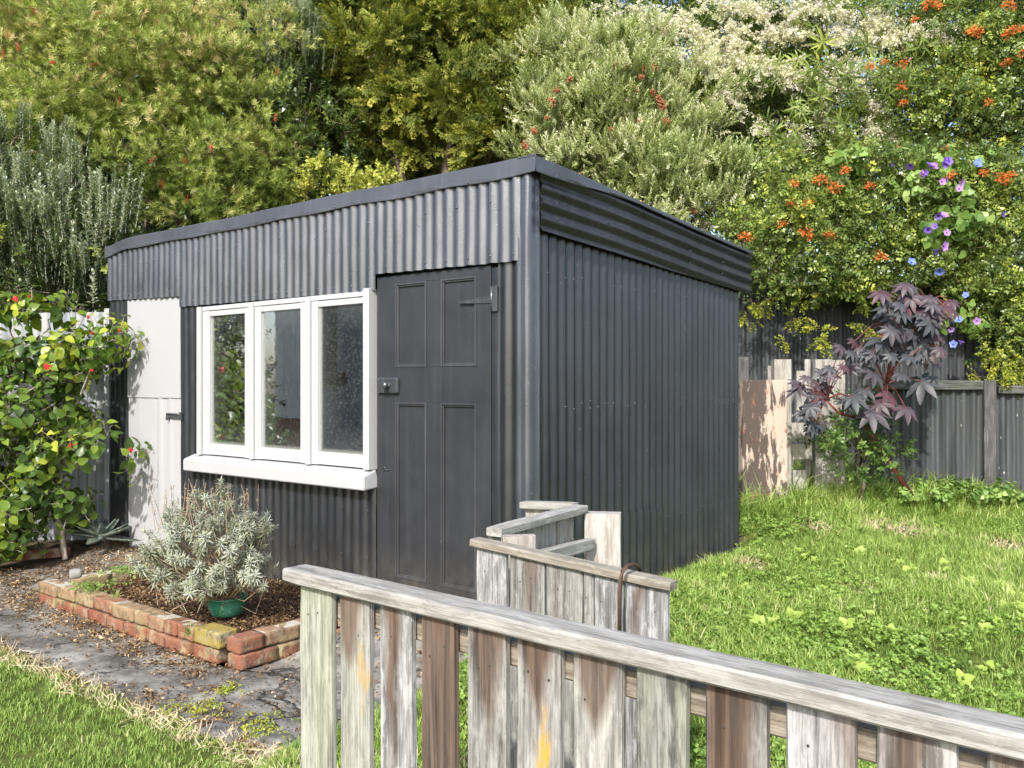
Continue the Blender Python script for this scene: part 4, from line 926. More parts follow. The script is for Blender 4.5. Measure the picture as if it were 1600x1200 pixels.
# 4 pale shoots poking up behind
bl = [B(462, 105, 9.6, 34, 70, .3), B(450, 60, 9.7, 28, 30, .2)]
make_plant('pale_shrub', 'narrow clump of pale grey-green upright shoots between the golden tree and the conifer', 'shrub', bl, ground(-2.3, 9.9), .03, ts, .6, .9, L_SIL, 40, .14, 12, 15, 2., stem_mat=STW, bark=BARKP, tintf=lambda P, t: t+.15, Df=lambda P, D, rg: norm(D*.5+np.array([0, -.1, 1.])))
# 5 golden conifer
L_CON = m_leaf('conifer_spray', [(0., (.020, .036, .008)), (.3, (.065, .095, .018)), (.55, (.15, .185, .032)), (.8, (.29, .31, .055)), (1., (.42, .40, .08))], .6, .35, .25)
tc = [t_spray(.19, 24, s+30, .0125, .058) for s in range(4)]
rg = np.random.default_rng(77); bl = []
for (px, py, rx, ry) in ((540, 40, 80, 50), (520, 110, 55, 40), (600, 90, 70, 45), (690, 50, 85, 50), (790, 40, 70, 55), (640, 160, 70, 40), (560, 180, 70, 45), (720, 150, 75, 40), (800, 130, 55, 55), (520, 235, 60, 40), (610, 240, 70, 38), (700, 225, 80, 45), (780, 210, 60, 50), (620, 0, 90, 40), (740, -20, 100, 40), (660, 285, 90, 30), (760, 275, 60, 30), (850, 60, 45, 60), (560, 290, 60, 30)):
    bl.append(B(px, py, 9.6+rg.random()*1.3, rx*1.0, ry*.9, .45))
make_plant('conifer', 'large golden-green conifer with feathery sprays rising directly behind the shed roof', 'tree', bl, ground(-1.2, 10.8), .13, tc, .7, 1.4, L_CON, 34, .15, 15, 16, .1, fill=.15, sub=5)
# 6 bright hedge just over the roof
L_LIM = m_leaf('lime_leaf', [(0., (.10, .13, .02)), (.4, (.30, .33, .05)), (.8, (.52, .52, .12)), (1., (.62, .60, .2))], .45, .35)
tl = [t_spiral(.10, 9, .042, .030, 30, 80, .002, .5, .1, curl=.1, seed=s+40) for s in range(3)]
bl = [B(520, 275, 8.7, 24, 26, .2), B(570, 292, 8.6, 50, 18, .25), B(600, 290, 8.6, 30, 16, .2), B(500, 300, 8.8, 24, 20, .2)]
make_plant('lime_shrub', 'small bright lime-yellow leafy shrub peeping above the middle of the shed roof', 'shrub', bl, ground(-1.1, 8.75) if False else ground(-1.35, 9.1), .02, tl, .8, 1.2, L_LIM, 60, .09, 10, 17, .4)
# 7 silvery green bush right of the roof corner
L_OLV = m_leaf('olive_leaf', [(0., (.035, .055, .015)), (.25, (.12, .16, .04)), (.5, (.27, .33, .10)), (.8, (.50, .55, .30)), (1., (.68, .70, .48))], .5, .3)
to = [t_spiral(.14, 24, .042, .0135, 25, 65, .002, .5, .1, curl=.08, seed=s+50, tipt=.28) for s in range(4)]
bl = [B(880, 90, 9.0, 75, 50, .5), B(960, 110, 8.9, 80, 60, .6), B(870, 160, 8.9, 60, 50, .5), B(960, 190, 8.7, 90, 60, .6), B(1050, 170, 9.0, 70, 60, .5), B(880, 240, 8.9, 80, 45, .5), B(1000, 270, 8.6, 100, 55, .5), B(1080, 260, 8.8, 70, 60, .5), B(1090, 340, 8.5, 70, 40, .4), B(1010, 330, 8.6, 80, 40, .4), B(1130, 300, 8.8, 40, 60, .4)]
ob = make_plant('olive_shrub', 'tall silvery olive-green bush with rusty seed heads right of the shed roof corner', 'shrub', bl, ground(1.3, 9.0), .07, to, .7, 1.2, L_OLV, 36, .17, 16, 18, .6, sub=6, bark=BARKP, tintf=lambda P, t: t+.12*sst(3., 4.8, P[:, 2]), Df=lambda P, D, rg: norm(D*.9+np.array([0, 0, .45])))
SEED = m_flat('seed_head', (.34, .13, .06), .8); oloc = np.array(ob.location); rg = np.random.default_rng(9)
m = MB(); 
for k in range(60):
    q = norm(rg.normal(size=3))*.022*(.5+rg.random()); m.tube([q, q+np.array([0, .001, .009])], [.006, .003], 5)
f0 = m.build('seed_head', SEED, ob); pts7 = [(958, 100), (1006, 107), (1022, 105), (870, 142), (862, 160), (855, 185), (1030, 155), (1020, 145), (1035, 165), (1002, 120), (1000, 190), (835, 205), (820, 228), (955, 203), (1042, 190), (990, 140), (890, 125), (905, 275), (1000, 320), (1085, 330), (980, 97)]
for i, (px, py) in enumerate(pts7):
    o = f0 if i == 0 else f0.copy()
    if i: COL.objects.link(o); o.parent = ob
    o.location = W(px, py, 8.28)-oloc; o.rotation_euler = (rg.random()*3, rg.random()*3, rg.random()*3); s_ = .8+rg.random()*.7; o.scale = (s_*1.2, s_, s_)
# 8 plume-flowered tree with drooping long leaves
L_LON = m_leaf('long_leaf', [(0., (.03, .055, .015)), (.4, (.085, .13, .025)), (.7, (.18, .24, .05)), (1., (.42, .46, .10))], .4, .35)
tlg = [t_spiral(.30, 14, .15, .026, 65, 110, .004, .4, .1, curl=.35, seed=s+60, segs=2) for s in range(3)]
bl = [B(1000, 30, 10.4, 110, 60, .7), B(1120, 40, 10.2, 100, 70, .8), B(1240, 40, 10., 110, 70, .8), B(1360, 50, 9.9, 90, 50, .7), B(1160, 150, 9.9, 80, 80, .7), B(1270, 140, 9.6, 90, 70, .7), B(1350, 190, 9.5, 60, 60, .5), B(1220, 240, 9.6, 80, 60, .6), B(1160, 250, 9.8, 50, 60, .5), B(1310, 230, 9.6, 70, 50, .5), B(1080, 110, 10.3, 60, 60, .5)]
pt = make_plant('plume_tree', 'tall tree with drooping long leaves and pale pinkish-white flower plumes, upper right of centre', 'tree', bl, ground(2.9, 10.3), .11, tlg, .7, 1.2, L_LON, 12, .3, 7, 19, -.3, sub=8, Df=lambda P, D, rg: norm(D*.8+np.array([.1, -.4, -.1])))
L_PLU = m_leaf('plume_flower', [(0., (.42, .44, .26)), (.35, (.72, .70, .56)), (.75, (.80, .70, .66)), (1., (.78, .64, .68))], .7, .35, gain=1.12)
rg = np.random.default_rng(21); chains = [((985, 10), (1060, 45), 40), ((940, 5), (960, 30), 12), ((1060, 20), (1130, 120), 60), ((1090, 70), (1130, 125), 30), ((1140, 40), (1170, 140), 50), ((1180, 60), (1250, 45), 40), ((1200, 100), (1260, 130), 60), ((1250, 120), (1330, 140), 50), ((1270, 140), (1300, 215), 50), ((1330, 130), (1400, 230), 60), ((1350, 20), (1420, 60), 60), ((1410, 40), (1480, 60), 30), ((1345, 180), (1360, 235), 30), ((1230, 180), (1255, 230), 16), ((1120, 145), (1160, 160), 30), ((1080, 170), (1090, 185), 10), ((1215, 10), (1330, 20), 50), ((1290, 50), (1400, 60), 40), ((1175, 180), (1185, 215), 10), ((1000, 60), (1080, 100), 24), ((1100, 0), (1200, 20), 40), ((1160, 335), (1185, 340), 14), ((1300, 100), (1350, 110), 24), ((1140, 90), (1200, 110), 30)]
PP, DD = [], []
for (x0, y0), (x1, y1), n_ in chains:
    for k in range(int(n_*2.0)):
        f = rg.random(); px = x0+(x1-x0)*f+rg.normal()*9; py = y0+(y1-y0)*f+rg.normal()*8; PP.append(W(px, py, 9.0+rg.random()*.25)); DD.append(norm(np.array([.3+rg.normal()*.5, -.4, -.5+rg.normal()*.5])))
PP = np.array(PP)-np.array(pt.location); parts = [place([t_plume(.16, 46, 1), t_plume(.13, 34, 2)], PP, np.array(DD), rsc(rg, len(PP), .7, 1.3), .45+rg.normal(0, .22, len(PP)), rg)]
o = foliage('flower_plumes', parts, [L_PLU, L_PLU], pt); tag(o, kind='stuff')
# 9,10 cape honeysuckle: upper tree-like mass and lower hedge
L_CAP = m_leaf('small_glossy_leaf', [(0., (.022, .042, .012)), (.3, (.075, .12, .025)), (.6, (.18, .24, .05)), (.85, (.38, .42, .07)), (1., (.56, .54, .08))], .32, .28, .55, 1.6)
tp_ = [t_pinnate(.12, 3, .034, .023, s+70) for s in range(4)]
bl = [B(1480, 30, 9.6, 90, 70, .6), B(1580, 40, 9.4, 80, 90, .6), B(1450, 120, 9.4, 90, 60, .5), B(1560, 150, 9.2, 90, 70, .6), B(1400, 170, 9.3, 60, 50, .4), B(1480, 200, 9.1, 90, 50, .5), B(1590, 230, 9.1, 70, 50, .5), B(1680, 120, 9.4, 90, 150, .7), B(1400, 220, 9.2, 50, 40, .4), B(1530, 90, 9.5, 90, 60, .5)]
cu = make_plant('honeysuckle_tree', 'tall small-leaved climber mass with scattered orange-red trumpet flowers, upper right corner', 'climber', bl, ground(4.9, 9.6), .07, tp_, .7, 1.15, L_CAP, 30, .17, 13, 22, .2, sub=5)
bl = [B(1230, 300, 8.35, 70, 50, .45), B(1310, 290, 8.4, 80, 55, .5), B(1200, 380, 8.2, 55, 60, .35), B(1280, 380, 8.2, 80, 60, .45), B(1370, 340, 8.3, 80, 60, .5), B(1460, 310, 8.5, 80, 60, .5), B(1560, 320, 8.4, 80, 60, .5), B(1380, 420, 8.2, 70, 45, .35), B(1470, 400, 8.3, 80, 60, .4), B(1560, 420, 8.15, 80, 80, .45), B(1210, 430, 8.1, 50, 30, .25), B(1300, 435, 8.1, 60, 28, .25), B(1600, 500, 8.0, 60, 60, .35), B(1560, 540, 7.95, 30, 50, .2), B(1680, 380, 8.3, 80, 160, .6), B(1440, 450, 8.15, 60, 35, .3), B(1780, 350, 8.3, 80, 190, .6)]
ch = make_plant('honeysuckle_hedge', 'dense small-leaved hedge with orange-red trumpet flowers spilling over the corrugated boundary fence', 'hedge', bl, ground(3.6, 8.75), .02, tp_, .65, 1.1, L_CAP, 34, .15, 15, 23, .1, sub=5, tintf=lambda P, t: t+.04)
# hanging strands on the tall fence
rg = np.random.default_rng(5); bl = []
for (px, py, rx, ry, Y) in ((1165, 490, 14, 18, 8.1), (1195, 470, 16, 10, 8.1), (1275, 500, 12, 40, 8.05), (1240, 520, 12, 45, 8.1), (1280, 545, 14, 25, 8.0), (1360, 470, 12, 16, 8.0), (1355, 510, 14, 10, 8.0), (1362, 450, 16, 12, 8.0), (1560, 590, 26, 18, 7.2), (1590, 560, 30, 36, 7.2), (1535, 580, 16, 14, 7.3), (1550, 520, 14, 40, 7.5)): bl.append(B(px, py, Y, rx, ry, .08))
L_YEL = m_leaf('yellow_green_leaf', [(0., (.10, .14, .02)), (.4, (.26, .31, .04)), (.8, (.45, .44, .06)), (1., (.55, .48, .08))], .4, .35)
make_plant('hanging_vine', 'yellow-green leafy strands hanging in front of the dark corrugated fence', 'vine', bl, ground(3.3, 8.15), 0, tl, .6, 1.0, L_YEL, 60, .05, 4, 24, -.6)
# flowers on both masses
ORG = m_leaf('orange_flower', [(0., (.62, .10, .02)), (1., (.80, .22, .06))], .5, .3)
tof = T(); rg = np.random.default_rng(8)
for k in range(46):
    d = norm(rg.normal(size=3)+[0, 0, .4]); V, Q = leafT(d*.010+rg.normal(size=3)*.012, d, rg.normal(size=3), .028*(.7+.6*rg.random()), .011, .3, .1); tof.add(V, Q, 0, rg.normal()*.25+.4)
tof.done(); fl0 = None
for own, Y, pts_ in ((ch, 7.72, [(1165, 370), (1238, 287), (1281, 280), (1320, 265), (1303, 293), (1358, 290), (1235, 335-18), (1263, 317), (1296, 366), (1261, 365), (1376, 400), (1537, 270), (1484, 275), (1565, 276), (1576, 278), (1220, 350)]),
                  (cu, 8.55, [(1405, 234), (1478, 232), (1490, 229), (1411, 160), (1519, 48), (1530, 50), (1578, 50), (1574, 97), (1597, 82), (1545, 160), (1409, 135), (1382, 97), (1360, 103), (1411, 100), (1428, 31), (1450, 5), (1577, 8), (1596, 45), (1465, 8)])):
    for (px, py) in pts_:
        pos = W(px, py, Y)-np.array(own.location)
        if fl0 is None:
            fl0 = foliage('flower', [place([tof], [[0, 0, 0]], [[0, -1, .3]], np.array([1.]), np.array([.3]), rg)], [ORG], own); o = fl0
        else: o = fl0.copy(); COL.objects.link(o); o.parent = own
        o.location = pos; s_ = .9+rg.random()*.7; o.scale = (s_*1.2, s_, s_*.8); o.rotation_euler = (rg.normal()*.4, rg.normal()*.4, rg.normal())
# 11 morning glory
def heart(L, w_, t, base, d, up, tv=0, cup=.15):
    base = np.array(base, float); d = norm(np.array(d, float)); s = norm(np.cross(d, np.array(up, float))); n_ = np.cross(s, d)
    o = [(0, 0, 0), (-.10, .26, .05), (.08, .46, .12), (.36, .47, .12), (.68, .28, .05), (1., 0, -.12)]
    V = [base+d*L*a+s*w_*b+n_*L*c*cup*2 for a, b, c in o]+[base+d*L*.35-n_*L*.03]+[base+d*L*a-s*w_*b+n_*L*c*cup*2 for a, b, c in o[1:5]]
    t.add(V, [(0, 1, 2, 6), (2, 3, 6, 6), (3, 4, 6, 6), (4, 5, 6, 6), (0, 6, 8, 7), (8, 6, 9, 9), (9, 6, 10, 10), (10, 6, 5, 5)], 0, tv)
L_MG = m_leaf('heart_leaf', [(0., (.05, .11, .02)), (.5, (.17, .27, .06)), (1., (.34, .44, .14))], .4, .35)
tm = []
for s in range(3):
    rg = np.random.default_rng(s+90); t = T(); t.stem((0, 0, 0), (0, 0, .12), .002, .001, 1)
    for k in range(4):
        a = rg.random()*6.28; heart(.065, .075, t, (0, 0, .04*k), (math.cos(a), math.sin(a), -.4+rg.normal()*.3), (rg.normal()*.3, -.5, 1), rg.normal()*.12)
    tm.append(t.done())
bl = [B(1410, 262, 8.0, 36, 16, .15), B(1470, 255, 8.0, 40, 20, .15), B(1440, 300, 7.9, 46, 24, .15), B(1480, 320, 7.85, 30, 40, .15), B(1465, 370, 7.8, 26, 34, .12), B(1505, 350, 7.8, 20, 20, .1), B(1500, 500, 7.7, 30, 20, .1), B(1510, 250, 8.0, 26, 14, .1), B(1320, 255, 8.0, 20, 10, .1)]
mg = make_plant('morning_glory', 'heart-leaved climbing vine with violet-blue funnel flowers trailing down the hedge', 'vine', bl, ground(3.9, 8.1), 0, tm, .7, 1.15, L_MG, 40, .09, 3, 25, -.2, Df=lambda P, D, rg: norm(D*.6+np.array([0, -.7, 0])))
def petals(n, L, w_, cone, t, tv=0, m=0, twist=0):
    k = n*4; V = [np.zeros(3)]
    for ring, (r, z) in enumerate(((.25, .5), (.75, .85), (1., .9))):
        for i in range(k):
            a = 2*math.pi*i/k; rr_ = r*(1+.07*math.cos(n*a)*ring)*w_; V.append(np.array([rr_*math.cos(a), rr_*math.sin(a), z*L*cone]))
    Q = [(0, 1+i, 1+(i+1) % k, 1+(i+1) % k) for i in range(k)]+[(1+r*k+i, 1+r*k+(i+1) % k, 1+(r+1)*k+(i+1) % k, 1+(r+1)*k+i) for r in (0, 1) for i in range(k)]
    t.add(V, Q, m, tv)
VIO = [m_leaf('violet_flower', [(0., (.13, .07, .45)), (1., (.30, .18, .70))], .5, .35), m_leaf('mauve_flower', [(0., (.34, .16, .50)), (1., (.50, .28, .66))], .5, .35), m_leaf('blue_flower', [(0., (.10, .14, .62)), (1., (.22, .30, .80))], .5, .35)]
tv_ = T(); petals(5, .045, .036, 1, tv_, .5); tv_.done(); prot = {}
rg = np.random.default_rng(33)
for (px, py, k) in ((1392, 262, 0), (1424, 256, 0), (1443, 270, 0), (1450, 264, 0), (1454, 266, 1), (1462, 261, 1), (1471, 257, 0), (1484, 250, 0), (1478, 255, 0), (1470, 285, 1), (1497, 285, 1), (1498, 297, 1), (1474, 282, 0), (1465, 336, 0), (1473, 341, 1), (1452, 358, 0), (1447, 359, 0), (1462, 355, 0), (1478, 365, 1), (1457, 390, 0), (1470, 385, 1), (1422, 413, 2), (1468, 420, 2), (1509, 463, 2), (1563, 334, 0), (1498, 503, 2), (1525, 501, 1), (1484, 513, 1), (1490, 539, 2), (1500, 540, 0), (1525, 255, 2), (1524, 262, 2), (1436, 274, 1)):
    Y = 7.55 if py < 430 else 7.3
    if k not in prot: o = prot[k] = foliage('flower', [place([tv_], [[0, 0, 0]], [[0, 0, 1]], np.array([1.]), np.array([0.]), rg)], [VIO[k]], mg)
    else: o = prot[k].copy(); COL.objects.link(o); o.parent = mg
    o.location = W(px, py, Y)-np.array(mg.location); s_ = .7+rg.random()*.45; o.scale = (s_,)*3; o.rotation_euler = (R(75)+rg.normal()*.6, rg.normal()*.6, rg.normal()*.7)

# castor plant with purple hand-shaped leaves
n = N('castor_leaf'); t = n.attr(); c = n.co('Object')
k = n.ramp(t, [(0., (.040, .055, .055)), (.35, (.055, .050, .058)), (.6, (.07, .030, .038)), (.8, (.10, .028, .042)), (1., (.17, .08, .11))]); k = n.mix(n.math('MULTIPLY', n.ramp(n.noise(c, 12, 3), [(.45, 0.), (.65, 1.)]), .5), k, (.075, .075, .085))
n.set(k, .5, .4); CAS = n.m; CST = m_flat('castor_stem', (.20, .05, .04), .5)
cas = thing('castor_plant', 'leaning castor plant with dark purple star-shaped leaves in front of the fences', 'plant', ground(3.15, 6.75)); cl = np.array(cas.location)
def palm(Lr, seed):
    rg = np.random.default_rng(seed); t = T(); nl = 8
    for i in range(nl):
        a = R(-150+300*i/(nl-1)); L = Lr*(1-.30*abs(a)/R(150))*(1+rg.normal()*.06); d = np.array([math.sin(a), math.cos(a), -.10]); dr = .22+.1*rg.random()
        s = np.array([math.cos(a), -math.sin(a), 0]); w_ = L*.17; z = np.array([0, 0, 1.])
        def p(f, b, h=0): return d*L*f+s*w_*b+z*(h*w_-dr*L*f*f)
        V = [p(0, 0), p(.28, .75, .25), p(.28, 0), p(.28, -.75, .25), p(.55, 1.05, .3), p(.55, 0), p(.55, -1.05, .3), p(.8, .6, .15), p(.8, 0), p(.8, -.6, .15), p(1, 0)]
        t.add(V, [(0, 1, 2, 2), (0, 2, 3, 3), (1, 4, 5, 2), (2, 5, 6, 3), (4, 7, 8, 5), (5, 8, 9, 6), (7, 10, 8, 8), (8, 10, 9, 9)], 0, rg.normal()*.03)
        for q in (2, 5, 8): t.t[len(t.t)-11+q] += .20
    t.t = t.t; return t.done()
c7 = [(340, 130, 24, .7), (480, 100, 22, .8), (550, 160, 24, .75), (620, 190, 22, .8), (700, 220, 22, .75), (790, 225, 20, .8), (850, 250, 16, .8), (410, 235, 30, .15), (480, 260, 20, .2), (640, 250, 28, .6), (600, 310, 28, .3), (680, 330, 26, .2), (460, 370, 26, .5), (420, 300, 22, .2), (340, 450, 28, .1), (600, 470, 26, .15), (665, 540, 26, .6), (750, 520, 16, .7), (60, 500, 18, .6), (155, 462, 14, .85), (290, 680, 30, .45), (130, 640, 16, .6), (385, 825, 28, .85), (275, 960, 32, .3), (625, 740, 34, .2), (515, 930, 24, .7), (150, 850, 26, .15), (720, 600, 18, .5), (560, 570, 20, .2), (350, 570, 18, .1), (440, 470, 22, .3), (520, 220, 22, .7), (560, 400, 22, .4), (740, 290, 20, .7), (230, 560, 18, .3), (480, 690, 18, .3), (90, 880, 20, .2), (230, 800, 20, .2), (700, 420, 20, .5), (820, 300, 14, .8)]
pts_ = [(1300+x/4.446, 430+y/4.446, r, t) for x, y, r, t in c7]+[(1120+x/3, 400+y/3, r, t) for x, y, r, t in ((385, 600, 22, .7), (465, 645, 24, .6), (440, 710, 22, .2), (400, 735, 18, .1), (500, 620, 22, .3), (465, 800, 16, .1), (600, 520, 14, .9), (420, 570, 14, .7), (530, 560, 16, .5))]
rg = np.random.default_rng(14); m = MB()
for k in range(34): q_ = pts_[rg.integers(0, len(pts_))]; pts_.append((q_[0]+rg.normal()*11, q_[1]+rg.normal()*10, q_[2]*.9, q_[3]*.7))
fork = W(1385, 600, 6.7)-cl; mid = W(1345, 655, 6.72)-cl
m.tube([(0, 0, 0), mid, fork], [.022, .018, .014], 8); tops = [fork, mid, W(1430, 520, 6.65)-cl, W(1390, 500, 6.65)-cl, W(1290, 625, 6.6)-cl, W(1460, 545, 6.6)-cl, W(1450, 470, 6.65)-cl]
for a, b in ((0, 2), (0, 3), (1, 4), (2, 5), (3, 6)): m.tube([tops[a], (tops[a]+tops[b])/2+rg.normal(size=3)*.02, tops[b]], [.013, .010, .007], 7)
for k, (px, py, r, tt) in enumerate(pts_):
    Y = 6.35+rg.random()*.3; pos = W(px, py, Y)-cl; near_ = min(tops, key=lambda q: np.linalg.norm(q-pos)); Lr = r*1.12*Y/FPX
    nr = norm(np.array([rg.normal()*.35, -.75, .75+rg.normal()*.2])); dn = norm(np.array([rg.normal()*.6, -.3, -1.])); Yv = norm(dn-nr*np.dot(dn, nr)); Xv = np.cross(Yv, nr)
    tint = np.array([tt*.62+rg.normal()*.05])
    o = foliage('leaf', [place([palm(Lr, k)], pos[None], nr[None], np.array([1.]), tint, rg, (Xv[None], Yv[None], nr[None]))], [CAS], cas)
    m.tube([near_, (near_+pos)/2+np.array([0, -.0, .04]), pos], [.004, .0035, .003], 5, cap=False)
m.build('stem', CST, cas)
# shrubbery under the castor plant
bl = [B(1330, 690, 6.75, 40, 40, .2), B(1360, 720, 6.8, 40, 30, .2), B(1300, 660, 6.8, 24, 26, .15), B(1345, 640, 6.9, 30, 30, .15)]
tg2 = [t_spiral(.10, 9, .045, .026, 40, 90, .002, .5, .2, curl=.2, seed=s+20) for s in range(3)]
make_plant('leafy_shrub', 'low dark green leafy shrub growing beneath the purple castor plant', 'shrub', bl, ground(2.7, 6.85), .015, tg2, .7, 1.1, L_MG, 60, .1, 6, 26, .3, tintf=lambda P, t: t-.28)
bl = [B(x, 778-(x % 7), 6.7, 22, 13, .12) for x in range(1425, 1700, 34)]
make_plant('strawberry_weed', 'row of low round-leaved weeds along the foot of the low iron fence', 'weed', bl, ground(3.9, 6.7), 0, tm, .35, .6, L_MG, 90, .06, 8, 27, .6, tintf=lambda P, t: t+.05)

# ------------------------------------------------------------------ HIBISCUS
L_HIB = m_leaf('hibiscus_leaf', [(0., (.035, .075, .015)), (.35, (.085, .16, .025)), (.6, (.16, .25, .032)), (.85, (.30, .38, .045)), (1., (.48, .50, .06))], .34, .38, .5, 1.0, 1.05)
th = []
for s in range(5):
    rg = np.random.default_rng(s+100); t = T(); t.stem((0, 0, 0), (0, 0, .16), .004, .002, 1)
    for k in range(7):
        a = k*2.4+rg.random(); z = .02+.022*k; el = R(85-k*4+rg.normal()*12); d = np.array([math.cos(a)*math.sin(el), math.sin(a)*math.sin(el), math.cos(el)]); b = np.array([0, 0, z]); e = b+d*.03*(1.2-k*.08)
        t.stem(b, e, .0012, .001, 1); L = .082*(1-.05*k)*(1+rg.normal()*.18); d2 = norm(d+np.array([0, 0, -.55])); s_ = norm(np.cross(d2, [0, 0, 1.])); n_ = np.cross(s_, d2); w_ = L*.40
        def p(f, q, h): return e+d2*L*f+s_*w_*q+n_*L*h
        V = [p(0, 0, 0), p(.12, .75, .06), p(.2, 0, -.02), p(.12, -.75, .06), p(.42, 1.05, .07), p(.45, 0, -.03), p(.42, -1.05, .07), p(.75, .62, .0), p(.75, 0, -.07), p(.75, -.62, .0), p(1.05, 0, -.16)]
        t.add(V, [(0, 1, 2, 2), (0, 2, 3, 3), (1, 4, 5, 2), (2, 5, 6, 3), (4, 7, 8, 5), (5, 8, 9, 6), (7, 10, 8, 8), (8, 10, 9, 9)], 0, rg.normal()*.10+.04*k)
    th.append(t.done())
bl = [B(75, 500, 6.75, 24, 24, .14), B(12, 505, 6.7, 22, 24, .18), B(122, 550, 6.75, 20, 18, .12), B(165, 535, 6.55, 22, 16, .10), B(60, 570, 6.6, 40, 26, .2), B(0, 580, 6.5, 30, 40, .2), B(110, 625, 6.6, 20, 20, .12), B(30, 650, 6.5, 36, 26, .2), B(155, 705, 6.45, 26, 10, .10), B(80, 715, 6.45, 44, 26, .2), B(10, 720, 6.3, 36, 40, .2), B(60, 770, 6.4, 44, 26, .2), B(0, 790, 6.3, 34, 36, .2), B(-60, 650, 6.6, 30, 160, .3), B(105, 590, 6.6, 18, 16, .12), B(-120, 700, 6.7, 30, 160, .3), B(50, 815, 6.4, 36, 20, .2), B(0, 840, 6.3, 24, 16, .15), B(120, 790, 6.6, 26, 20, .15), B(100, 660, 6.7, 30, 16, .15)]
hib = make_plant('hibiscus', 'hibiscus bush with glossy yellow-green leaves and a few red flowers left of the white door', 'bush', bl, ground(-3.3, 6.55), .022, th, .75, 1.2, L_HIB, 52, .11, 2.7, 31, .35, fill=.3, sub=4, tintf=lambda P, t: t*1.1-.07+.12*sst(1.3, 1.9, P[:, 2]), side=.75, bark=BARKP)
HR = m_leaf('hibiscus_flower', [(0., (.45, .01, .02)), (1., (.75, .06, .06))], .4, .3); hl = np.array(hib.location)
th_ = T(); rg = np.random.default_rng(1)
for k in range(5):
    a = k*1.257; d = norm(np.array([math.cos(a)*.7, math.sin(a)*.7, .75])); V, Q = leafT((0, 0, 0), d, (0, 0, 1), .055, .040, .2, -.1, 2); th_.add(V, Q, 0, rg.normal()*.2+.4)
th_.stem((0, 0, 0), (0, 0, .075), .004, .003, 0, .9); th_.done(); h0 = None
for (px, py, s_, rx, ry) in ((28, 472, .8, .5, .8), (137, 500, .5, .2, .3), (148, 522, .5, .6, 1.2), (68, 568, .9, 2.6, .6), (105, 700, .8, 1., -.8), (150, 706, .6, .9, 1.), (197, 706, .75, .8, 1.3), (140, 578, .45, 2., .4), (46, 466, .35, .1, .2), (186, 520, .4, .2, .3)):
    if h0 is None: o = h0 = foliage('flower', [place([th_], [[0, 0, 0]], [[0, 0, 1]], np.array([1.]), np.array([0.]), rg)], [HR], hib)
    else: o = h0.copy(); COL.objects.link(o); o.parent = hib
    o.location = W(px, py, 6.15 if px < 120 else 6.38)-hl; o.scale = (s_*.9, s_*.9, s_*1.3); o.rotation_euler = (rx, ry, rg.random()*6)
# aloes at the wall foot
n = N('aloe_leaf'); c = n.co('Object'); n.set(n.mix(n.math('MULTIPLY', n.ramp(n.noise(n.co('Object', (90, 90, 25)), 1., 3), [(.55, 0.), (.62, 1.)]), .8), (.085, .115, .095), (.36, .36, .24)), .4, .5); ALO = n.m
def aloe(name, label, pos, Lr, nl, seed):
    rg = np.random.default_rng(seed); o = thing(name, label, 'plant', pos); 
    for k in range(nl):
        a = k*2.4; f = k/nl; el = R(88-62*f+rg.normal()*7); L = Lr*(1-.35*f)*(1+rg.normal()*.08); d = np.array([math.cos(a)*math.sin(el), math.sin(a)*math.sin(el), math.cos(el)]); s_ = norm(np.cross(d, [0, 0, 1.])); n_ = np.cross(s_, d); V = []; nn = 8
        for i in range(nn+1):
            q = i/nn; w_ = .21*L*(1-q)**.75*(.75+.5*math.sin(q*2.5)); p = d*L*q+n_*(-.15*L*q*q+.10*L*q**4)+np.array([0, 0, .03]); th__ = w_*.32
            V += [p-s_*w_+n_*th__*.9, p-s_*w_*.5-n_*th__*.5, p-n_*th__*.9, p+s_*w_*.5-n_*th__*.5, p+s_*w_+n_*th__*.9, p+n_*th__*.1]
        m = MB(); m.add(V, [(i*6+j, (i+1)*6+j, (i+1)*6+(j+1) % 6, i*6+(j+1) % 6) for i in range(nn) for j in range(6)], 0, True); m.build('leaf', ALO, o)
    return o
q = G(163, 862); aloe('aloe', 'spotted grey-green aloe rosette at the foot of the white door', (q[0], q[1]-.05, q[2]+.08), .29, 16, 1)
q = G(150, 835); aloe('aloe', 'upright aloe rosette growing behind the lower one against the shed corner', (q[0]+.02, q[1]+.05, .32), .32, 14, 2)
q = G(110, 850); aloe('aloe', 'small dark aloe half hidden under the hibiscus leaves', (q[0], q[1]+.05, .18), .28, 13, 3)

# ------------------------------------------------------------------ POTTED SHRUB
pc = W(354, 965, 4.75); pc[2] = .112
pot = thing('potted_shrub', 'grey-leaved rounded shrub growing in a shallow green plastic bowl in the brick bed', 'potted plant', pc)
n = N('green_plastic'); c = n.co('Object'); n.set(n.mix(n.ramp(n.noise(c, 12, 6), [(.45, 0.), (.75, .6)]), (.035, .22, .12), (.16, .34, .25)), .4, .5); GP = n.m
m = MB(); m.lathe([(.001, .0), (.066, .0), (.080, .012), (.098, .060), (.104, .094), (.110, .096), (.110, .103), (.103, .104), (.096, .10), (.090, .07), (.001, .07)], n=36); m.build('pot', GP, pot)
m = MB(); m.lathe([(.001, .088), (.05, .09), (.094, .082), (.094, .06)], n=20); m.build('potting_soil', MULCH, pot)
L_LAV = m_leaf('grey_lance_leaf', [(0., (.10, .105, .055)), (.3, (.25, .27, .16)), (.6, (.44, .48, .38)), (.85, (.58, .62, .56)), (1., (.62, .60, .30))], .6, .25, .2, 3., .85)
tlv = []
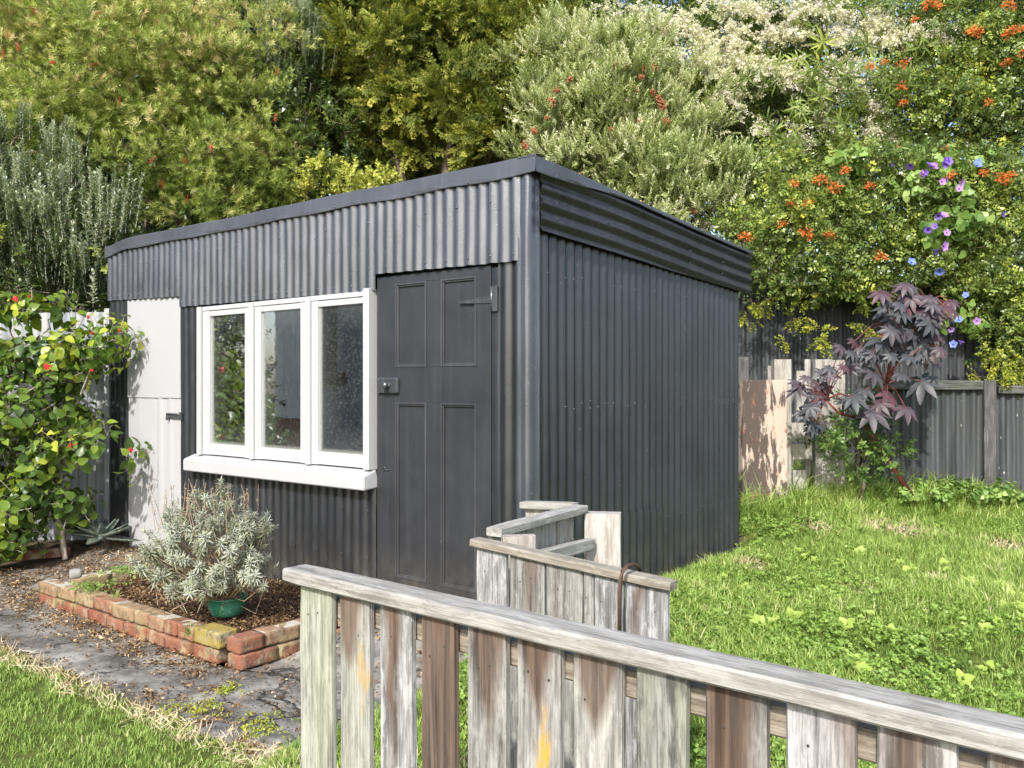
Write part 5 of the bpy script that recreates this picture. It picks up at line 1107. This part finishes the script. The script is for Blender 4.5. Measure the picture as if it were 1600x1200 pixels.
for s in range(4):
    rg = np.random.default_rng(s+120); t = T(); t.stem((0, 0, -.10), (0, 0, .04), .0025, .0018, 1)
    for k in range(34):
        f = k/33; a = k*2.4; el = R(132-110*f+rg.normal()*8); d = np.array([math.cos(a)*math.sin(el), math.sin(a)*math.sin(el), math.cos(el)]); up = (-math.cos(a)*math.cos(el), -math.sin(a)*math.cos(el), math.sin(el))
        V, Q = leafT((0, 0, -.01+.05*f), d, up, .046*(1-.35*f)*(1+rg.normal()*.15), .0062, .2, .28, 2); t.add(V, Q, 0, .25*f+(.0 if f > .3 else -.08)+rg.normal()*.10+(.5 if rg.random() < .05 else 0))
    tlv.append(t.done())
rg = np.random.default_rng(44); PP, DD, TT = [], [], []
bc = W(325, 860, 4.66)
Pb = [(bc, np.array([.30, .26, .26]), 150), (W(243, 880, 4.75), np.array([.11, .12, .09]), 20), (W(250, 930, 4.68), np.array([.13, .1, .07]), 16), (W(300, 935, 4.5), np.array([.14, .1, .06]), 10), (W(400, 900, 4.6), np.array([.10, .12, .12]), 16), (W(345, 780, 4.66), np.array([.10, .1, .05]), 9), (W(395, 830, 4.65), np.array([.08, .1, .08]), 10)]
for c_, r_, n_ in Pb:
    d = norm(rg.normal(size=(n_, 3))); d[:, 1] = np.where(rg.random(n_) < .6, -abs(d[:, 1]), d[:, 1]); PP.append(c_+d*r_*(.72+.3*rg.random((n_, 1)))); DD.append(norm(d+np.array([0, 0, .9]))); TT.append(.40+rg.normal(0, .10, n_))
PP = np.concatenate(PP); k = PP[:, 2] > .27; PP = PP[k]; DD = np.concatenate(DD)[k]; TT = np.concatenate(TT)[k]
foliage('foliage', [place(tlv, PP-pc, DD, rsc(rg, len(PP), .8, 1.2), TT, rg)], [L_LAV, BARKP], pot)
m = MB()
for p in PP:
    q = p-pc; b = np.array([rg.normal()*.03, rg.normal()*.03, .085]); mid = b*.4+q*.6+rg.normal(size=3)*.03; mid[2] = max(.1, mid[2]-.05*abs(q[0])); m.tube([b, (b+mid)/2+rg.normal(size=3)*.01, mid, q-DD[0]*0.0], [.0045, .0035, .0028, .002], 5, cap=False)
for k in range(46):
    a = rg.random()*6.28; r_ = .27*rg.random()**.5; b = np.array([bc[0]+math.cos(a)*r_, bc[1]+math.sin(a)*r_, bc[2]+.12])-pc; h = .12+.13*rg.random(); e = b+np.array([rg.normal()*.03, rg.normal()*.03, h])
    m.tube([b, (b+e)/2+rg.normal(size=3)*.008, e], [.0018, .0014, .0010], 4, cap=False)
    for j in range(7): f = .5+.5*rg.random(); p = b+(e-b)*f; m.tube([p, p+rg.normal(size=3)*.006], [.003, .001], 4, cap=False)
for (a, b, c_) in (((.02, -.03, .09), (.17, -.05, .02), (.22, -.06, .16)), ((-.03, -.04, .09), (-.06, -.12, .11), (-.04, -.112, .03)), ((.03, -.06, .09), (.02, -.115, .10), (.0, -.12, .02)), ((0, -.05, .09), (-.16, -.1, .1), (-.26, -.12, .05))): m.tube([a, b, c_], .0018, 5)
m.build('stems', m_flat('dry_stem', (.36, .27, .18), .8), pot)

# ------------------------------------------------------------------ SMALL GROWTH, LITTER, GRASS
def scatter_xy(n_, x0, x1, y0, y1, test, rg):
    P = np.stack([x0+(x1-x0)*rg.random(n_), y0+(y1-y0)*rg.random(n_)], 1); return P[test(P[:, 0], P[:, 1])]
def vis(X, Y, m_=.25): return (np.abs(X) < .58*Y+m_)
def blade_t(n_, h, w_, spread, seed, lean=.5, segs=2, bend=.5):
    rg = np.random.default_rng(seed); t = T()
    for k in range(n_):
        a = rg.random()*6.28; b = np.array([math.cos(a), math.sin(a), 0])*spread*rg.random()**.5; H = h*(.55+.6*rg.random()); la = rg.random()*6.28; ln = lean*(.3+rg.random()); dr = np.array([math.cos(la), math.sin(la), 0])*ln; s_ = np.array([-math.sin(la), math.cos(la), 0])*w_/2*(.7+.6*rg.random())
        p1 = b+np.array([0, 0, H*.55])+dr*H*.35; p2 = b+np.array([0, 0, H*(1-.3*bend*ln)])+dr*H*(.6+bend*.5); tt = rg.normal()*.13
        t.add([b-s_, b+s_, p1+s_*.8, p1-s_*.8], [(0, 1, 2, 3)], 0, tt); t.add([p1-s_*.8, p1+s_*.8, p2], [(0, 1, 2, 2)], 0, tt+.08)
    return t.done()
UPZ = np.array([0, 0, 1.])
def up_frames(n_, rg, tilt=.12):
    Z = norm(UPZ+rg.normal(size=(n_, 3))*tilt); a = rg.random(n_)*6.28; X = np.stack([np.cos(a), np.sin(a), 0*a], 1); X = norm(X-Z*(X*Z).sum(1, keepdims=True)); return X, np.cross(Z, X), Z
L_GR = m_leaf('grass_blade', [(0., (.06, .11, .02)), (.3, (.155, .25, .045)), (.55, (.26, .36, .085)), (.78, (.38, .46, .15)), (.9, (.53, .51, .25)), (1., (.60, .52, .34))], .5, .35, .3, 2.2)
def lowf(X, Y, s=1.5, seed=0): return .5+.25*(np.sin(X*s+seed+np.sin(Y*s*1.4+seed))+np.sin(Y*s*1.2+2*seed+np.sin(X*s*.9)))
rg = np.random.default_rng(61)
straw = lambda X, Y: sst(.10, .0, np.abs(edge_y(X)-.05-Y+wob(X, Y, 9, .02)))
# mown left lawn
P = scatter_xy(46000, -4.6, .3, 1.2, 5.2, lambda X, Y: in_left_lawn(X, Y) & vis(X, Y, 1.1), rg)
dcur = edge_y(P[:, 0])-P[:, 1]; P = P[(rg.random(len(P)) < .35+.65*sst(.0, .22, dcur))]; dcur = edge_y(P[:, 0])-P[:, 1]
Z = gz(P[:, 0], P[:, 1])+.004; tt = .42+.10*(lowf(P[:, 0], P[:, 1], 4)-.5)+.45*sst(.16, .0, dcur)*(rg.random(len(P)) < .7)+.35*(rg.random(len(P)) < .05)
tgm = [blade_t(6, .026, .0026, .012, s, .8) for s in range(4)]
o = foliage('mown_grass', [place(tgm, np.c_[P, Z], None if False else np.tile(UPZ, (len(P), 1)), rsc(rg, len(P), .7, 1.2), tt, rg, up_frames(len(P), rg))], [L_GR], None); tag(o, kind='stuff', label='short mown bright green lawn in the lower left corner', cat='grass')
# rough right lawn
P = scatter_xy(74000, -.8, 6.2, 1.3, 8.2, lambda X, Y: in_right_lawn(X, Y) & vis(X, Y, 1.2), rg)
bare = np.zeros(len(P))
for (px, py, r) in ((1395, 828, .22), (1590, 860, .2), (1340, 925, .10), (1170, 885, .12), (1270, 825, .12), (1460, 908, .08), (1090, 872, .16), (1350, 975, .06)):
    g_ = G(px, py); bare = np.maximum(bare, sst(r*1.3, r*.5, np.hypot(P[:, 0]-g_[0], (P[:, 1]-g_[1])*.7)))
keep = rg.random(len(P)) > bare*.75; P = P[keep]; bare = bare[keep]; Z = gz(P[:, 0], P[:, 1])+.004
lf = lowf(P[:, 0], P[:, 1], 2.1, 1.); lf2 = lowf(P[:, 0], P[:, 1], 5.3, 2.)
far = sst(6.2, 6.9, P[:, 1])*(P[:, 0] > 1.9)
tt = .40+.16*(lf-.5)+.14*(lf2-.5)+.5*bare*(rg.random(len(P)) < .8)+.3*(rg.random(len(P)) < .05)
sc = (.55+.7*lf+.4*(lf2-.5))*(1+1.2*far)*(1-.45*bare)*rsc(rg, len(P), .8, 1.25); sc *= np.where(P[:, 1] > 4, 1.0, .95)
tgr = [blade_t(6, .075, .0042, .022, s+10, .9, bend=.7) for s in range(5)]
o = foliage('rough_grass', [place(tgr, np.c_[P, Z], np.tile(UPZ, (len(P), 1)), sc, tt, rg, up_frames(len(P), rg, .2))], [L_GR], None); tag(o, kind='stuff', label='rough sunlit grass covering the ground right of the shed', cat='grass')
# long grass under the old screen and along the shed base
P = []
for (px, py, r, n_) in ((1300, 790, .35, 90), (1350, 770, .4, 130), (1400, 760, .25, 60), (1250, 800, .2, 40), (1180, 815, .2, 30), (1290, 750, .3, 50), (1520, 775, .3, 14), (1450, 780, .3, 20), (1140, 845, .12, 8)):
    g_ = G(px, min(py, 815)); P.append(np.c_[g_[0]+rg.normal(size=n_)*r*.6, g_[1]+rg.normal(size=n_)*r*.3])
P = np.concatenate(P); Z = gz(P[:, 0], P[:, 1]); tlong = [blade_t(9, .30, .006, .03, s+30, 1.0, bend=1.) for s in range(4)]
o = foliage('long_grass', [place(tlong, np.c_[P, Z], np.tile(UPZ, (len(P), 1)), rsc(rg, len(P), .6, 1.25), .45+rg.normal(0, .1, len(P)), rg, up_frames(len(P), rg, .2))], [L_GR], None); tag(o, kind='stuff', label='tall arching unmown grass in front of the old timber screen', cat='grass')
ttu = thing('grass_tuft', 'single spiky grass tuft by the shed wall just behind the rusty hook', 'grass', (0, 0, 0)); g_ = G(992, 904)
foliage('blades', [place([blade_t(26, .20, .005, .03, 77, .9, bend=.5)], [[g_[0], g_[1], g_[2]]], [[0, 0, 1]], np.array([1.3]), np.array([.5]), rg, up_frames(1, rg))], [L_GR], ttu)
# clover between the blades
L_CLO = m_leaf('clover_leaf', [(0., (.09, .15, .03)), (.5, (.20, .31, .06)), (1., (.38, .48, .14))], .45, .35)
tcl = []
for s in range(4):
    r2 = np.random.default_rng(s+140); t = T()
    for k in range(7):
        a = r2.random()*6.28; r_ = .03*r2.random()**.5; p = np.array([math.cos(a)*r_, math.sin(a)*r_, .018+.02*r2.random()])
        for j in range(3): b = a+j*2.094; tz_ = r2.normal(size=3)*.55; V, Q = leafT(p, (math.cos(b), math.sin(b), .15+tz_[0]), (tz_[1], tz_[2]-.35, 1), .013, .012, .1); t.add(V, Q, 0, r2.normal()*.12)
    tcl.append(t.done())
P = scatter_xy(13000, -.3, 5.5, 1.8, 7.5, lambda X, Y: in_right_lawn(X, Y) & vis(X, Y, .3) & (lowf(X, Y, 2.4, 4.)+.5*rg.random(len(X)) + .7*sst(5.2, 3.6, Y)*sst(2.2, 1.0, X) > .85), rg)
o = foliage('clover', [place(tcl, np.c_[P, gz(P[:, 0], P[:, 1])+.008], np.tile(UPZ, (len(P), 1)), rsc(rg, len(P), .8, 1.5), .45+rg.normal(0, .12, len(P)), rg, up_frames(len(P), rg, .2))], [L_CLO], None); tag(o, kind='stuff', label='dark green clover patches mixed into the right-hand grass', cat='clover')
# pale broad-leaved weeds: each a small rosette
L_WEE = m_leaf('pale_weed_leaf', [(0., (.20, .30, .05)), (.5, (.34, .44, .09)), (1., (.50, .58, .18))], .45, .4)
wp = []
for s in range(3):
    t = T(); r2 = np.random.default_rng(s+150)
    for k in range(6): a = k*1.1+r2.random(); heart(.034*(1+r2.normal()*.2), .040, t, (.008*math.cos(a), .008*math.sin(a), .02+.012*r2.random()), (math.cos(a), math.sin(a), .35+r2.normal()*.2), (0, 0, 1), r2.normal()*.15)
    wp.append(t.done())
meshes = []
spots = [(1245, 868), (1262, 878), (1275, 885), (1312, 887), (1340, 872), (1408, 890), (1425, 895), (1422, 905), (1475, 892), (1480, 900), (1160, 930), (1172, 945), (1235, 915), (1204, 985), (1212, 978), (1236, 975), (1270, 975), (1310, 995), (1323, 990), (1235, 1015), (1245, 1010), (1332, 1040), (1352, 1022), (1185, 985), (1388, 995), (1570, 935), (1560, 940), (1588, 945), (1575, 960), (1595, 965), (1540, 1055), (1530, 1060), (1555, 985), (1595, 980), (1535, 995), (1360, 800), (1372, 808), (1385, 803), (1200, 880), (1500, 1075), (1460, 1070), (1130, 910), (1335, 1050), (1340, 1065), (1350, 1055), (1507, 920), (1520, 925), (1565, 925)]
w0 = []
for s in range(3):
    o = foliage('broadleaf_weed', [place([wp[s]], [[0, 0, 0]], [[0, 0, 1]], np.array([1.]), np.array([.5]), rg, up_frames(1, rg, .0))], [L_WEE], None); w0.append(o)
for i, (px, py) in enumerate(spots):
    o = w0[i] if i < 3 else w0[i % 3].copy()
    if i >= 3: COL.objects.link(o)
    g_ = G(px, py); o.location = (g_[0], g_[1], g_[2]+.02); s_ = .6+rg.random()*.6; o.scale = (s_, s_, s_); o.rotation_euler = (.55+rg.normal()*.15, rg.normal()*.2, rg.normal()*.5)
    tag(o, 'small pale yellow-green broadleaf weed in the rough grass right of the shed', 'weed', 'pale broadleaf weeds in the right lawn')
# leaf litter on the paving and mulch in the bed
LIT = m_leaf('leaf_litter', [(0., (.05, .03, .018)), (.4, (.17, .10, .05)), (.7, (.36, .25, .13)), (1., (.58, .46, .28))], .8, .1, .1)
tli = []
for s in range(5):
    r2 = np.random.default_rng(s+160); t = T()
    for k in range(6): a = r2.random()*6.28; p = r2.normal(size=3)*np.array([.02, .02, .004])+[0, 0, .005]; V, Q = leafT(p, (math.cos(a), math.sin(a), r2.normal()*.3), (r2.normal()*.5, r2.normal()*.5, 1), .012+.018*r2.random(), .004+.009*r2.random(), .3, .2); t.add(V, Q, 0, r2.normal()*.25)
    tli.append(t.done())
P1 = scatter_xy(12000, -3.0, -1.0, -1.0, 0, lambda X, Y: X < 9, rg); q = np.array([L2W(a, b)[:2] for a, b in P1[:3600]]); z1 = .085+.02*np.sin(P1[:3600, 0]*5+1)*np.sin(P1[:3600, 1]*6)+.006
def litter_zone(X, Y):
    lx, ly = W2L(X, Y); f = sst(-1.42, -1.10, ly)*(lx > -3.3)*(lx < -1.0)*.9+sst(-3.0, -3.25, lx)*sst(-1.4, -.9, ly)*1.0+(lx > -1.02)*.20+.03+.5*sst(.16, .02, np.abs(Y-edge_y(X)))*.7
    return in_path(X, Y) & (rg.random(len(X)) < f*(.45+.9*lowf(X, Y, 6., 3.))) & vis(X, Y)
P2 = scatter_xy(30000, -5, .3, 2.8, 7.6, litter_zone, rg); print('litter', len(P2))
PA = np.r_[np.c_[q, z1], np.c_[P2, gz(P2[:, 0], P2[:, 1])+.012]]
tt = np.r_[.22+rg.normal(0, .15, len(q)), .38+rg.normal(0, .18, len(P2))]
o = foliage('leaf_litter', [place(tli, PA, np.tile(UPZ, (len(PA), 1)), rsc(rg, len(PA), .5, 1.2), tt, rg, up_frames(len(PA), rg, .25))], [LIT], None); tag(o, kind='stuff', label='dry brown leaf litter and bark chips on the bed and paving', cat='leaf litter')
# straw bits where the lawn is worn
P = scatter_xy(9000, -3.4, .2, 2.6, 4.8, lambda X, Y: (np.abs(edge_y(X)-.07-Y) < .09*(.5+lowf(X, Y, 7, 2))) & vis(X, Y), rg); P = P[:2200]
Q2 = []
for (px, py, r, n_) in ((1395, 828, .25, 160), (1590, 860, .22, 120), (1340, 925, .10, 40), (1170, 885, .12, 50), (1270, 825, .14, 60), (1090, 872, .20, 120), (1460, 908, .08, 25)):
    g_ = G(px, py); Q2.append(np.c_[g_[0]+rg.normal(size=n_)*r*.6, g_[1]+rg.normal(size=n_)*r*.8])
P = np.r_[P, np.concatenate(Q2)]
STR = m_leaf('straw', [(0., (.26, .19, .11)), (.5, (.50, .40, .26)), (1., (.66, .58, .42))], .8, .15, .1)
tst = [blade_t(5, .035, .003, .02, s+60, 2.5, bend=.2) for s in range(3)]
o = foliage('straw', [place(tst, np.c_[P, gz(P[:, 0], P[:, 1])+.008], np.tile(UPZ, (len(P), 1)), rsc(rg, len(P), .6, 1.2), .5+rg.normal(0, .2, len(P)), rg, up_frames(len(P), rg, .8))], [STR], None); tag(o, kind='stuff', label='bleached dry thatch along the lawn edges and bare patches', cat='thatch')
# small creeping weeds in the paving cracks and in the bed
def clump(name, label, px, py, r, n_, lm, seed, tp=None, lift=0., s=(.5, .9), bed=None):
    r2 = np.random.default_rng(seed); g_ = G(px, py) if bed is None else W(px, py, bed); o = thing(name, label, 'weed', (g_[0], g_[1], g_[2]+lift)); P = np.c_[r2.normal(size=(n_, 2))*r, np.abs(r2.normal(size=n_))*r*.2]
    foliage('leaves', [place(tp or tcl, P, np.tile(UPZ, (n_, 1)), rsc(r2, n_, *s), .5+r2.normal(0, .15, n_), r2, up_frames(n_, r2, .35))], [lm, STEMG], o); return o
clump('creeping_weed', 'yellowish creeping weed growing in a crack at the middle of the paving', 355, 1083, .035, 26, L_YEL, 1, s=(.4, .7))
clump('creeping_weed', 'flat yellow-green weed spreading beside the near fence foot over paving', 400, 1145, .07, 60, L_YEL, 2, s=(.4, .7))
clump('creeping_weed', 'small weed patch at the lawn edge below the cracked paving', 315, 1112, .05, 40, L_YEL, 3, s=(.4, .7))
clump('creeping_weed', 'little weed near the lawn edge, left of the white chip', 268, 1118, .035, 20, L_YEL, 4, s=(.4, .7))
ttf = [blade_t(12, .06, .003, .012, 5, .8)]
clump('bed_weed', 'leafy green weed inside the far left corner of the brick bed', 150, 915, .07, 40, L_MG, 5, s=(.5, .9), bed=5.2, lift=-.02)
clump('bed_weed', 'green ferny weed against the ochre edging inside the bed', 195, 893, .06, 40, L_MG, 6, s=(.5, .9), bed=5.35, lift=-.02)
clump('grass_tuft', 'small grass tuft in the bed beside the loose yellow brick', 300, 975, .012, 4, L_GR, 7, ttf, s=(.9, 1.2), bed=4.4, lift=-.05)
clump('grass_tuft', 'tiny grass tuft on top of the front brick edging', 183, 935, .008, 2, L_GR, 8, ttf, s=(.8, 1.), bed=4.85)
# pebble/chip and stone pieces
CHIP = m_flat('white_chip', (.75, .74, .70), .6)
g_ = G(338, 1110); m = MB(); rbox(m, (0, 0, 0), (.030, .020, .010), .4, 0, r=.004, seed=2); o = m.build('chip', CHIP, None, (g_[0], g_[1], g_[2]+.014)); tag(o, 'white pebble chip lying on the paving near the lower weeds', 'pebble')
STN = N('slab_stone'); c = STN.co('Object'); a = STN.noise(c, 14, 7, .65); STN.set(STN.ramp(a, [(.35, (.07, .068, .062)), (.55, (.15, .145, .135)), (.7, (.27, .265, .25))]), .8, .3); STN.bump(a, .012, .9)
for (px, py, dx, dy, lab) in ((350, 1150, .20, .10, 'rounded dark grey stone slab at the lawn edge below the paving'), (435, 1160, .12, .08, 'small dark stone beside the near fence at the end of the paving'), (150, 1118-230, .01, .01, None)):
    if not lab: continue
    g_ = G(px, py); m = MB(); rbox(m, (0, 0, 0), (dx, dy, .035), -.6, 0, r=.016, seed=px, n=8); o = m.build('stone', STN.m, None, (g_[0], g_[1], g_[2]+.008)); tag(o, lab, 'stone')
g_ = G(118, 902, .1); m = MB(); rbox(m, (0, 0, 0), (.07, .06, .06), .5, 0, r=.02, seed=44, n=6); o = m.build('stone', m_flat('grey_rubble', (.26, .26, .24), .9, .2, .5, 30), None, W(118, 897, 5.35)); tag(o, 'knobbly grey rubble lump sitting on the far corner of the bed edging', 'stone')

# ------------------------------------------------------------------ NEIGHBOURING HOUSE (outside the frame, mirrored in the window)
hs = thing('neighbour_house', 'grey roughcast house wall with a dark sash window and brown brick base', 'house', (-6.4, 4.8, 0))
n = N('roughcast'); c = n.co('Object'); n.set((.30, .295, .28), .95, .1); n.bump(n.noise(c, 22, 3), .012, .6); 
def slab(nm, y0, y1, z0, z1, x, th, mat): m = MB(); m.box((x-th, y0, z0), (x, y1, z1)); return m.build(nm, mat, hs)
slab('wall', -4.5, .655, .02, 3.0, 0, .3, n.m); slab('white_wall', .66, 1.13, .95, 3.0, .01, .3, m_flat('render_white', (.86, .80, .72), .9)); slab('brick_base', .66, 1.13, .02, .945, .012, .3, m_flat('brown_brick', (.34, .19, .11), .9, .2, .5, 14))
wn = slab('window', .42, .65, 1.50, 2.6, .03, .05, m_flat('dark_pane', (.03, .035, .04), .2)); m = MB(); m.box((-.02, .30, 1.38), (.12, .70, 1.49)); s_o = m.build('sill', m_flat('brown_sill', (.13, .09, .07), .6), wn)
slab('roof_edge', -4.7, 1.2, 3.0, 3.12, .3, 1.2, m_flat('eave', (.5, .5, .48), .6))
